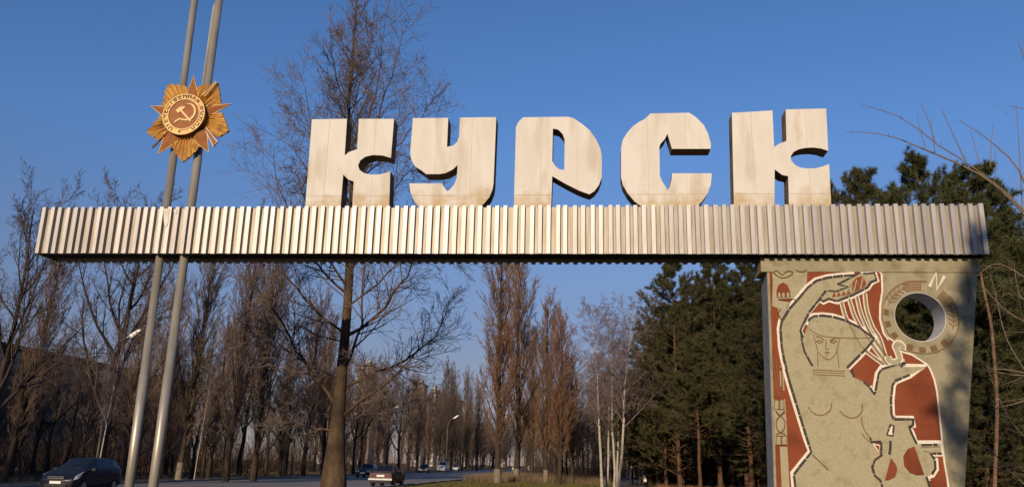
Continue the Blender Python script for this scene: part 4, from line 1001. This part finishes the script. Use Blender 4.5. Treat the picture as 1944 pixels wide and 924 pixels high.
# --- far towers
m_tw = mat('white_tower_wall', (.36, .34, .31), (.31, .29, .265), rough=.9, scale=.3)
m_td = mat('tower_window', (.10, .095, .1), (.13, .12, .12), rough=.5)
def tower(px0, px1, top, Z, label, fl=None):
    x0, x1 = xg(px0, Z), xg(px1, Z); H = ztop((px0 + px1) / 2, top, Z); w = x1 - x0
    t = thing('tower_block', label, 'building', ((x0 + x1) / 2, Z, 0), -.06, 'far tower blocks')
    obj('wall', boxm('wall', (-w / 2, w / 2, 0, 14, 0, H)), m_tw, t)
    rf = obj('roof', boxm('roof', (-w / 2 - .3, w / 2 + .3, -.3, 14.3, H + .001, H + .5)), m_roof, t)
    obj('lift_house', boxm('lift_house', (-w * .15, w * .2, 4, 9, H + .501, H + 3.2)), m_tw, rf)
    n = max(4, int(H / 3)); c = max(2, int(w / 3.2)); bs = []
    for i in range(n):
        for k in range(c):
            xx = -w / 2 + (k + .5) * w / c
            bs.append((xx - .75, xx + .75, -.04, -.005, 1 + i * H / n, 1 + i * H / n + 1.5))
    o = obj('windows', boxm('windows', *bs), m_td, t); o['kind'] = 'stuff'
    bs = [(-w / 2 - .002, -w / 2 + w / c * .9, -1.1, -.002, .3 + i * H / n, 1.2 + i * H / n) for i in range(1, n)]
    o = obj('balconies', boxm('balconies', *bs), m_frm, t); o['kind'] = 'stuff'
tower(602, 616, 716, 480, 'far pale tower block left of the thick tree trunk')
tower(664, 697, 694, 450, 'tallest pale tower block, just right of the thick tree trunk')
tower(778, 797, 730, 430, 'pale tower block between the trunk and the road\'s end')
tower(812, 821, 740, 470, 'narrow white tower block, fourth from the thick trunk')
tower(828, 835, 746, 520, 'narrowest white tower block in the far row')
tower(842, 856, 750, 540, 'pale tower block with a broad front above the far lamp')
tower(862, 870, 760, 600, 'small pale tower block second from the right end of the row')
tower(878, 888, 766, 640, 'small pale tower block at the right end of the row')
tower(945, 960, 788, 620, 'far pale tower block seen behind the verge poplar trunks')

# --- street lamps
m_lampp = mat('lamp_concrete', (.14, .125, .115), (.11, .10, .09), rough=.9, scale=3)
m_head = mat('lamp_housing', (.72, .72, .7), (.65, .65, .63), rough=.4)
m_lens = mat('lamp_lens', (.5, .5, .48), (.45, .45, .44), rough=.2)
def lamp(px, py, Y, label):
    x, z = at(px, py, Y)[0], ztop(px, py, Y)
    t = thing('street_lamp', label, 'street lamp', (x - 1.5, Y, 0), 0, 'street lamps beyond the road')
    V, Q, T = ring_tube([[0, 0, -.1], [0, 0, z - 2.0]], [.09, .06], 8); obj('post', np_mesh('post', V, Q, T), m_lampp, t, smooth=True)
    V, Q, T = ring_tube(smooth_path([[0, 0, z - 2.02], [.08, 0, z - 1.1], [.4, 0, z - .5], [.95, 0, z - .15]], 4), [.045] * 13, 8); obj('arm', np_mesh('arm', V, Q, T), m_lampp, t, smooth=True)
    pr = [(.85, -.28), (1.0, -.05), (1.5, .28), (1.72, .3), (1.7, .2), (1.3, -.06), (1.05, -.24)]
    h = obj('lamp_head', ext('lamp_head', [(a, z + b) for a, b in pr], -.16, .16), m_head, t)
    obj('lens', ext('lens', [(1.08, z - .25), (1.32, z - .075), (1.66, z + .175), (1.64, z + .14), (1.34, z - .12), (1.12, z - .28)], -.12, .12), m_lens, h)
lamp(262, 634, 55, 'nearest street lamp with a white head behind the left steel pole')
lamp(598, 726, 82, 'street lamp head left of the thick tree trunk')
lamp(760, 770, 112, 'street lamp with a pale post right of the thick tree trunk')
lamp(868, 791, 140, 'farthest street lamp near the small tower blocks')
# ------------------------------------------------------------------ vehicles
m_tyre = mat('tyre_rubber', (.015, .015, .015), (.02, .02, .02), rough=.9)
m_rim = mat('wheel_rim', (.35, .35, .36), (.3, .3, .3), rough=.35, metallic=.7)
m_glass = mat('car_glass', (.008, .010, .014), (.010, .013, .02), rough=.12, spec=.4)
m_hl = mat('headlight_lens', (.75, .76, .78), (.6, .6, .62), rough=.15, scale=14, spec=.7)  # white base colour stands for the bright reflection in the unlit headlights
m_plate = mat('number_plate', (.7, .68, .64), (.62, .6, .56), rough=.5)
m_chrome = mat('chrome_trim', (.7, .7, .7), (.6, .6, .6), rough=.18, metallic=.9)
m_tail = mat('tail_lamp', (.12, .022, .018), (.1, .018, .014), rough=.25)
m_blackp = mat('black_plastic', (.02, .02, .02), (.025, .025, .025), rough=.7)
class Shell:
    def __init__(s, st, L):
        s.st = np.array([(a, zb, be, to, w, wt) for a, zb, be, to, w, wt in st]); s.L = L
    def sec(s, t):
        a = s.st[:, 0]; zb, be, to, w, wt = [np.interp(t, a, s.st[:, i]) for i in range(1, 6)]
        open_ = np.clip((to - be) / .12, 0, 1)
        f = lambda lo, hi: (lo[0] + (hi[0] - lo[0]) * open_, lo[1] + (hi[1] - lo[1]) * open_)
        return np.array([(0, zb), (w * .9, zb), (w, zb + .16), (w * 1.01, (zb + be) / 2 + .05), (w * .975, be),
                         f((w * .92, be + .012), (wt, to - .06)), f((w * .78, be + .03), (wt - .13, to)), f((0, be + .055), (0, to + .025))])
    def p(s, t, q, side=1, off=0.0):
        sc = s.sec(t); i = min(int(q), 6); fr = q - i; a = sc[i] * (1 - fr) + sc[i + 1] * fr
        if off:
            d = sc[i + 1] - sc[i]; n = np.array([d[1], -d[0]]); n = n / (np.linalg.norm(n) + 1e-6); a = a + n * off
        return [side * a[0], s.L * (.5 - t), a[1]]
    def mesh(s, name):
        ts = np.unique(np.concatenate([s.st[:, 0], np.linspace(0, 1, 25)])); V = []; n = 14; Q = []
        for t in ts:
            sc = s.sec(t); row = [(x, z) for x, z in sc] + [(-x, z) for x, z in sc[-2:0:-1]]
            V += [[x, s.L * (.5 - t), z] for x, z in row]
        for i in range(len(ts) - 1):
            for k in range(n):
                Q.append([i * n + k, i * n + (k + 1) % n, (i + 1) * n + (k + 1) % n, (i + 1) * n + k])
        V += [list(np.mean(V[:n], 0)), list(np.mean(V[(len(ts) - 1) * n:], 0))]; c0, c1 = len(V) - 2, len(V) - 1
        T = [[c0, (k + 1) % n, k] for k in range(n)] + [[c1, (len(ts) - 1) * n + k, (len(ts) - 1) * n + (k + 1) % n] for k in range(n)]
        return np_mesh(name, V, Q, T)
    def patch(s, name, t0, t1, q0, q1, side=1, off=.008, t0b=None, t1b=None, n=5):
        """skin between t0..t1 (lower edge) / t0b..t1b (upper edge) and q0..q1; side 0 = right across the car"""
        t0b = t0 if t0b is None else t0b; t1b = t1 if t1b is None else t1b; V = []; Q = []
        qs = [(q, side) for q in np.linspace(q0, q1, n)] if side else [(q, 1) for q in np.linspace(q0, 7, 4)] + [(q, -1) for q in np.linspace(7, q0, 4)[1:]]
        m_ = len(qs)
        for i in range(n):
            for j, (q, sd) in enumerate(qs):
                f = j / (m_ - 1) if side else 0
                a, b = t0 + (t0b - t0) * f, t1 + (t1b - t1) * f
                V.append(s.p(a + (b - a) * i / (n - 1), q, sd, off))
        for i in range(n - 1):
            for j in range(m_ - 1): Q.append([i * m_ + j, (i + 1) * m_ + j, (i + 1) * m_ + j + 1, i * m_ + j + 1])
        return np_mesh(name, V, Q)
def wheels(t, W, ys, r):
    for y in ys:
        for sx in (-1, 1):
            V, Q, T = ring_tube([[sx * (W - .2), y, r], [sx * (W - .03), y, r], [sx * (W + .005), y, r]], [r, r, r * .93], 18)
            w = obj('wheel', np_mesh('wheel', V, Q, T), m_tyre, t)
            V, Q, T = ring_tube([[sx * (W - .02), y, r], [sx * (W + .012), y, r]], [r * .64, r * .58], 14); obj('rim', np_mesh('rim', V, Q, T), m_rim, w)
def car(name, label, cat, spec, L, W, loc, rz, paint, doors, ws, rw, front=True, wr=.3, group='cars on the road'):
    t = thing(name, label, cat, loc, rz, group)
    S = Shell(spec, L); b = obj('body', S.mesh('body'), paint, t, smooth=True)
    es_ = b.modifiers.new('split', 'EDGE_SPLIT'); es_.split_angle = math.radians(32)
    for a, c in doors:
        for sd in (-1, 1): obj('side_window', S.patch('side_window', a - .035, c + .01, 4.12, 4.92, sd, .008, a + .02, c - .01), m_glass, t)
    obj('windscreen', S.patch('windscreen', ws[0], ws[1], 5.6, 7, 0), m_glass, t)
    obj('rear_window', S.patch('rear_window', rw[0], rw[1], 5.6, 7, 0), m_glass, t)
    wheels(t, W / 2, (L * .31, -L * .30), wr)
    for sd in (-1, 1):
        x = sd * (W / 2 + .04)
        mrr = obj('mirror', boxm('mirror', (x - .11 * (1 if sd < 0 else 1) , x + .06, L * (.5 - ws[0]) - .36, L * (.5 - ws[0]) - .26, spec[3][2] + .0, spec[3][2] + .12)), paint, t)
    return t, S
HATCH = [(0, .36, .56, .56, .58, .55), (.02, .25, .66, .66, .74, .6), (.07, .22, .78, .78, .83, .7), (.235, .2, 1.0, 1.0, .87, .7), (.46, .2, 1.03, 1.57, .875, .63), (.7, .2, 1.05, 1.60, .875, .63), (.9, .22, 1.06, 1.52, .86, .6), (.965, .28, 1.0, 1.28, .82, .58), (1, .38, .84, .9, .76, .6)]
SEDAN = [(0, .36, .70, .70, .70, .6), (.015, .27, .78, .78, .77, .6), (.28, .22, .90, .90, .80, .62), (.285, .22, .905, .905, .80, .62), (.43, .22, .92, 1.38, .805, .6), (.68, .22, .93, 1.41, .805, .6), (.82, .22, .93, .95, .80, .64), (.985, .26, .91, .91, .78, .62), (1, .36, .84, .84, .75, .6)]
VAN = [(0, .36, .8, .8, .8, .6), (.03, .26, .95, .95, .9, .7), (.16, .22, 1.12, 1.12, .93, .75), (.17, .22, 1.13, 1.15, .93, .75), (.3, .22, 1.15, 1.95, .94, .78), (.6, .22, 1.15, 2.0, .94, .78), (.95, .24, 1.15, 1.96, .93, .76), (1, .36, 1.1, 1.8, .88, .7)]
ROADRZ = -math.atan(.1)
p_navy = mat('dark_navy_paint', (.006, .008, .015), (.008, .010, .018), rough=.4, coat=.1, spec=.3)
p_wine = mat('wine_red_paint', (.055, .036, .038), (.048, .032, .035), rough=.45, coat=.1)
p_dark = mat('black_green_paint', (.012, .018, .022), (.014, .02, .024), rough=.3, coat=.4)
p_white = mat('white_car_paint', (.62, .6, .57), (.56, .54, .51), rough=.35, coat=.3)
def front_kit(t, S, L, zl, w, hl, plate_z, trim=True):
    for sd in (-1, 1):
        obj('headlight', S.patch('headlight', hl[0], hl[1], hl[2], hl[3], sd, .014, hl[4], hl[5], 4), m_hl, t)
    y = L / 2
    obj('number_plate', boxm('number_plate', (-.26, .26, y - .005, y + .022, plate_z, plate_z + .115)), m_plate, t)
    obj('lower_grille', boxm('lower_grille', (-.5, .5, y - .06, y + .004, plate_z - .14, plate_z - .02)), m_blackp, t)
    if trim:
        for z0 in (zl, zl + .07): obj('grille_bar', boxm('grille_bar', (-.38, .38, y - .07, y + .028, z0, z0 + .035)), m_chrome, t)
# dark hatchback at the left
Yh = 40.0; xh = xg(153, Yh)
t, S = car('dark_hatchback', 'dark navy hatchback with bright headlights driving at lower left', 'car', HATCH, 4.1, 1.75, (xh, Yh, .006), math.pi + ROADRZ, p_navy, ((.33, .52), (.56, .74), (.78, .9)), (.245, .45), (.905, .975))
t.scale = (1, .97, .93)
front_kit(t, S, 4.1, .62, 1.5, (.02, .10, 3.35, 4.5, .06, .19), .40)
obj('wiper', boxm('wiper', (-.45, .25, 4.1 * (.5 - .262), 4.1 * (.5 - .255), 1.075, 1.09)), m_blackp, t)
# wine-red saloon going away
Yc = 60.0; xc = xg(735, Yc)
t, S = car('maroon_saloon', 'dull maroon boxy saloon seen from behind, driving away on the road', 'car', SEDAN, 4.12, 1.62, (xc, Yc, .006), ROADRZ, p_wine, ((.36, .50), (.53, .67)), (.29, .425), (.69, .81), wr=.29)
y = -2.06
obj('number_plate', boxm('number_plate', (-.26, .26, y - .03, y + .004, .66, .78)), m_plate, t)
for sd in (-1, 1): obj('tail_lamp', boxm('tail_lamp', *( [(sd * .5 - .2, sd * .5 + .2, y - .028, y + .03, .64, .80)] )), m_tail, t)
obj('bumper', boxm('bumper', (-.8, .8, y - .12, y + .05, .44, .55)), m_chrome, t)
obj('lower_rear_panel', boxm('rear_valance', (-.68, .68, y - .01, y + .1, .28, .43)), m_blackp, t).name = 'rear_valance'  # black panel below the rear bumper
# oncoming dark saloon
Yo = 92.0; xo = xg(698, Yo)
t, S = car('dark_saloon', 'dark saloon with white headlights coming along the far lane', 'car', SEDAN, 4.3, 1.7, (xo, Yo, .006), math.pi + ROADRZ, p_dark, ((.36, .50), (.53, .67)), (.29, .425), (.69, .81))
front_kit(t, S, 4.3, .6, 1.5, (.001, .012, 2.6, 3.6, .002, .02), .42, False)
for sd in (-1, 1): obj('headlight', boxm('headlight', (sd * .55 - .17, sd * .55 + .17, 2.13, 2.165, .58, .74)), m_hl, t)
# far vehicles
def far_car(name, label, px, Y, spec, L, W, paint, away=False, X=None):
    x = xg(px, Y)
    t, S = car(name, label, 'van' if spec is VAN else 'car', spec, L, W, (x, Y, .006), (0 if away else math.pi) - math.atan(.06), paint, ((.36, .50), (.53, .67)), (.29, .425) if spec is SEDAN else (.18, .295), (.69, .81) if spec is SEDAN else (.955, .995))
    y = -L / 2 if away else L / 2; s = -1 if away else 1
    for sd in (-1, 1): obj('lamp', boxm('lamp', (sd * .58 - .16, sd * .58 + .16, min(y, y + s * .03), max(y, y + s * .03), .6, .78)), m_tail if away else m_hl, t)
    obj('bumper', boxm('bumper', (-.75, .75, min(y, y + s * .1), max(y, y + s * .1), .4, .55)), p_white if not away else m_blackp, t)
far_car('white_van', 'white van facing the viewer on the far road left of the lamp', 841, 168, VAN, 4.8, 1.9, p_white)
far_car('white_saloon', 'white saloon far along the road right of the white van', 866, 205, SEDAN, 4.2, 1.65, p_white)
far_car('white_saloon', 'white car seen between the first two verge poplars', 979, 215, SEDAN, 4.2, 1.65, p_white, True)
far_car('white_hatchback', 'white car seen right of the second verge poplar', 1007, 232, HATCH, 4.0, 1.7, p_white, True)
far_car('dark_car', 'dark parked car beneath the trees left of the white van', 806, 150, SEDAN, 4.2, 1.65, p_dark)

# ------------------------------------------------------------------ litter bin by the verge poplars
Yb = 103; xb = xg(947, Yb)
t = thing('litter_bin', 'dark boxy litter bin on legs beside the leftmost verge poplar', 'bin', (xb, Yb, 0), .2)
me = ext('bin_body', [(-.34, .3), (.34, .3), (.4, 1.02), (-.4, 1.02)], -.3, .3); obj('bin_body', me, m_blackp, t)
obj('lid', boxm('lid', (-.42, .42, -.33, .33, 1.021, 1.07)), m_lampp, t)
for sx in (-.28, .28): obj('leg', boxm('leg', (sx - .03, sx + .03, -.25, .25, -.02, .299)), m_blackp, t)
obj('foot_rail', boxm('foot_rail', (-.75, -.35, -.05, .05, .3, .4)), m_blackp, t)

# ------------------------------------------------------------------ people on the footpath
m_skin = mat('skin', (.5, .3, .22), (.45, .27, .2), rough=.6)
def person(label, px, Y, H, coat, trou, rz, stride, hair, skirt=False):
    cm = mat('coat_' + coat[0], coat[1], rough=.85); tm = mat('trousers_' + trou[0], trou[1], rough=.85); hm = mat('hair_' + hair[0], hair[1], rough=.8); sm_ = mat('shoe_black', (.015, .013, .012), rough=.6)
    x = xg(px, Y); k = H / 1.74
    V, E_, R = [], [], []
    def v(p, r, par=None):
        V.append([c * k for c in p]); R.append(r * k)
        if par is not None: E_.append((par, len(V) - 1))
        return len(V) - 1
    pel = v((0, 0, .95), .155); ab = v((0, .01, 1.12), .145, pel); ch_ = v((0, .0, 1.32), .165, ab); nk = v((0, .01, 1.49), .062, ch_); hd0 = v((0, .025, 1.56), .085, nk); hd = v((0, .03, 1.66), .095, hd0); v((0, .02, 1.735), .06, hd)
    for s in (-1, 1):
        st = stride * s
        hp = v((s * .1, 0, .88), .115, pel); kn = v((s * .105, .06 + st * .14, .50), .075, hp); an = v((s * .105, st * .27 - .03, .10 + (.05 if st < 0 else 0)), .05, kn); v((s * .115, st * .27 + .14, .045), .042, an)
        sh_ = v((s * .19, 0, 1.41), .078, ch_); el = v((s * .265, -st * .07 - .02, 1.14), .056, sh_); wr_ = v((s * .27, -st * .16 + .06, .92), .04, el); pm_ = v((s * .272, -st * .17 + .075, .85), .036, wr_)
        for q in range(4): f1 = v((s * .272 + (q - 1.5) * .004, -st * .17 + .05 + q * .018, .80), .011, pm_); v((s * .262, -st * .17 + .05 + q * .018, .765 + abs(q - 1.5) * .008), .008, f1)
        f1 = v((s * .25, -st * .17 + .12, .83), .012, pm_); v((s * .245, -st * .17 + .13, .80), .009, f1)
    me = bpy.data.meshes.new('person'); me.from_pydata(V, E_, [])
    o = bpy.data.objects.new('tmp', me); COL.objects.link(o)
    sk_ = o.modifiers.new('skin', 'SKIN'); sk_.use_smooth_shade = True
    for i, sv in enumerate(me.skin_vertices[0].data): sv.radius = (R[i], R[i]); sv.use_root = (i == 0)
    sb = o.modifiers.new('sub', 'SUBSURF'); sb.levels = 1
    dg = bpy.context.evaluated_depsgraph_get(); bmsh = bpy.data.meshes.new_from_object(o.evaluated_get(dg)); bpy.data.objects.remove(o)
    bmsh.materials.clear()
    for m in (cm, tm, m_skin, sm_): bmsh.materials.append(m)
    for p in bmsh.polygons:
        c = p.center / k
        p.material_index = 2 if c.z > 1.50 else (3 if c.z < .11 else (2 if (c.z < .9 and abs(c.x) > .2) else (1 if c.z < (.62 if skirt else .84) else 0)))
        p.use_smooth = True
    bmsh.name = 'person'
    b = obj('person', bmsh, None, None, (x, Y, .006), rz)
    tag(b, label, 'person', 'people on the footpath')
    # jacket skirt and hair as children
    V, Q, T = ring_tube([[0, 0, .74 * k], [0, 0, .9 * k], [0, .005, 1.1 * k], [0, .005, 1.3 * k]], [.2 * k, .19 * k, .168 * k, .185 * k], 14); obj('jacket', np_mesh('jacket', V, Q, T), cm, b, smooth=True)
    V, Q, T = ring_tube([[0, -.02 * k, 1.56 * k], [0, -.012 * k, 1.64 * k], [0, .005 * k, 1.72 * k], [0, .015 * k, 1.77 * k]], [.075 * k, .105 * k, .09 * k, .03 * k], 12); obj('hair', np_mesh('hair', V, Q, T), hm, b, smooth=True)
    return x, k
BKC = ('black', (.02, .018, .02)); PLM = ('plum', (.14, .105, .13))
person('person in black walking on the footpath, left of the near pair', 1199, 83, 1.76, BKC, BKC, math.pi - .1, 1.0, ('blond', (.4, .3, .2)))
x2, k2 = person('person in black jacket and grey-plum trousers carrying a white bag', 1218, 85, 1.74, BKC, PLM, math.pi + .1, -.8, ('dark', (.03, .02, .015)))
person('person in grey-plum coat farther back on the footpath beside the birches', 1186, 142, 1.7, PLM, BKC, math.pi, .8, ('brown', (.08, .05, .03)))
m_bag = mat('white_bag', (.75, .72, .68), (.65, .62, .58), rough=.6)
hx, hy = x2 + .30, 85 - .12
t = thing('shopping_bag', 'white carrier bag held by the right-hand walker', 'bag', (hx, hy, .34))
obj('bag_body', ext('bag_body', [(-.15, 0), (.15, 0), (.17, .3), (.08, .38), (-.08, .38), (-.17, .3)], -.07, .07), m_bag, t)
V, Q, T = ring_tube(smooth_path([[-.08, 0, .375], [-.05, 0, .47], [.05, 0, .47], [.08, 0, .375]], 4), [.01] * 13, 6); obj('handle', np_mesh('handle', V, Q, T), m_bag, t)

# ------------------------------------------------------------------ grass
def tufts(name, label, pts, h, per, m, seed, w=.02):
    g = np.random.default_rng(seed); n = len(pts) * per
    p = np.repeat(pts, per, 0) + np.concatenate([g.normal(size=(n, 2)) * .08, np.zeros((n, 1))], 1)
    a = g.random((n, 1)) * 2 * math.pi; d = np.concatenate([np.cos(a), np.sin(a), np.zeros((n, 1))], 1) * w
    tip = p + np.concatenate([g.normal(size=(n, 2)) * h * .28, h * (.5 + .7 * g.random((n, 1)))], 1)
    V = np.stack([p - d, p + d, tip], 1).reshape(-1, 3)
    return tag(obj(name, np_mesh(name, V, None, np.arange(n * 3).reshape(-1, 3)), m), label, 'grass', kind='stuff')
m_grass = mat('dry_green_grass', (.13, .10, .035), (.085, .085, .028), rough=.9, scale=.5, spec=.1)
m_straw = mat('straw_grass', (.185, .135, .082), (.14, .10, .062), rough=.9, scale=.6, spec=.1)
g = np.random.default_rng(9)
n = 9000; Yg = 52 + 60 * g.random(n) ** 1.5; Xg = np.array([near_edge(y) + .3 for y in Yg]) + g.random(n) * 26
ok = np.abs(Xg - (1.3 + .127 * Yg)) > 1.7
tufts('grass', 'short dry green grass on the verge right of the road', np.stack([Xg, Yg, np.full(n, -.01)], 1)[ok], .11, 6, m_grass, 1)
n = 2600; Yg = 84 + np.abs(g.normal(size=n)) * 22; Xg = np.array([near_edge(y) + .6 for y in Yg]) + np.abs(g.normal(size=n)) * 7.5
ok = np.abs(Xg - (1.3 + .127 * Yg)) > 2.0
tufts('dry_reeds', 'tall pale dry grass around the verge poplars', np.stack([Xg, Yg, np.full(n, -.01)], 1)[ok], .75, 9, m_straw, 2, .012)
n = 2500; Yg = 40 + 90 * g.random(n); Xg = np.array([far_edge(y) - 5.6 for y in Yg]) - g.random(n) * 16
tufts('dry_grass', 'rough dry grass under the trees beyond the road', np.stack([Xg, Yg, np.full(n, -.01)], 1), .3, 8, m_straw, 3, .02)
n = 1500; Yg = 60 + 30 * g.random(n); Xg = 1.3 + .127 * Yg + 2.2 + g.random(n) * 20
tufts('wood_edge_grass', 'russet dry grass at the edge of the pine wood', np.stack([Xg, Yg, np.full(n, -.01)], 1), .35, 8, mat('russet_grass', (.2, .11, .05), (.15, .085, .04), rough=.9), 4, .02)
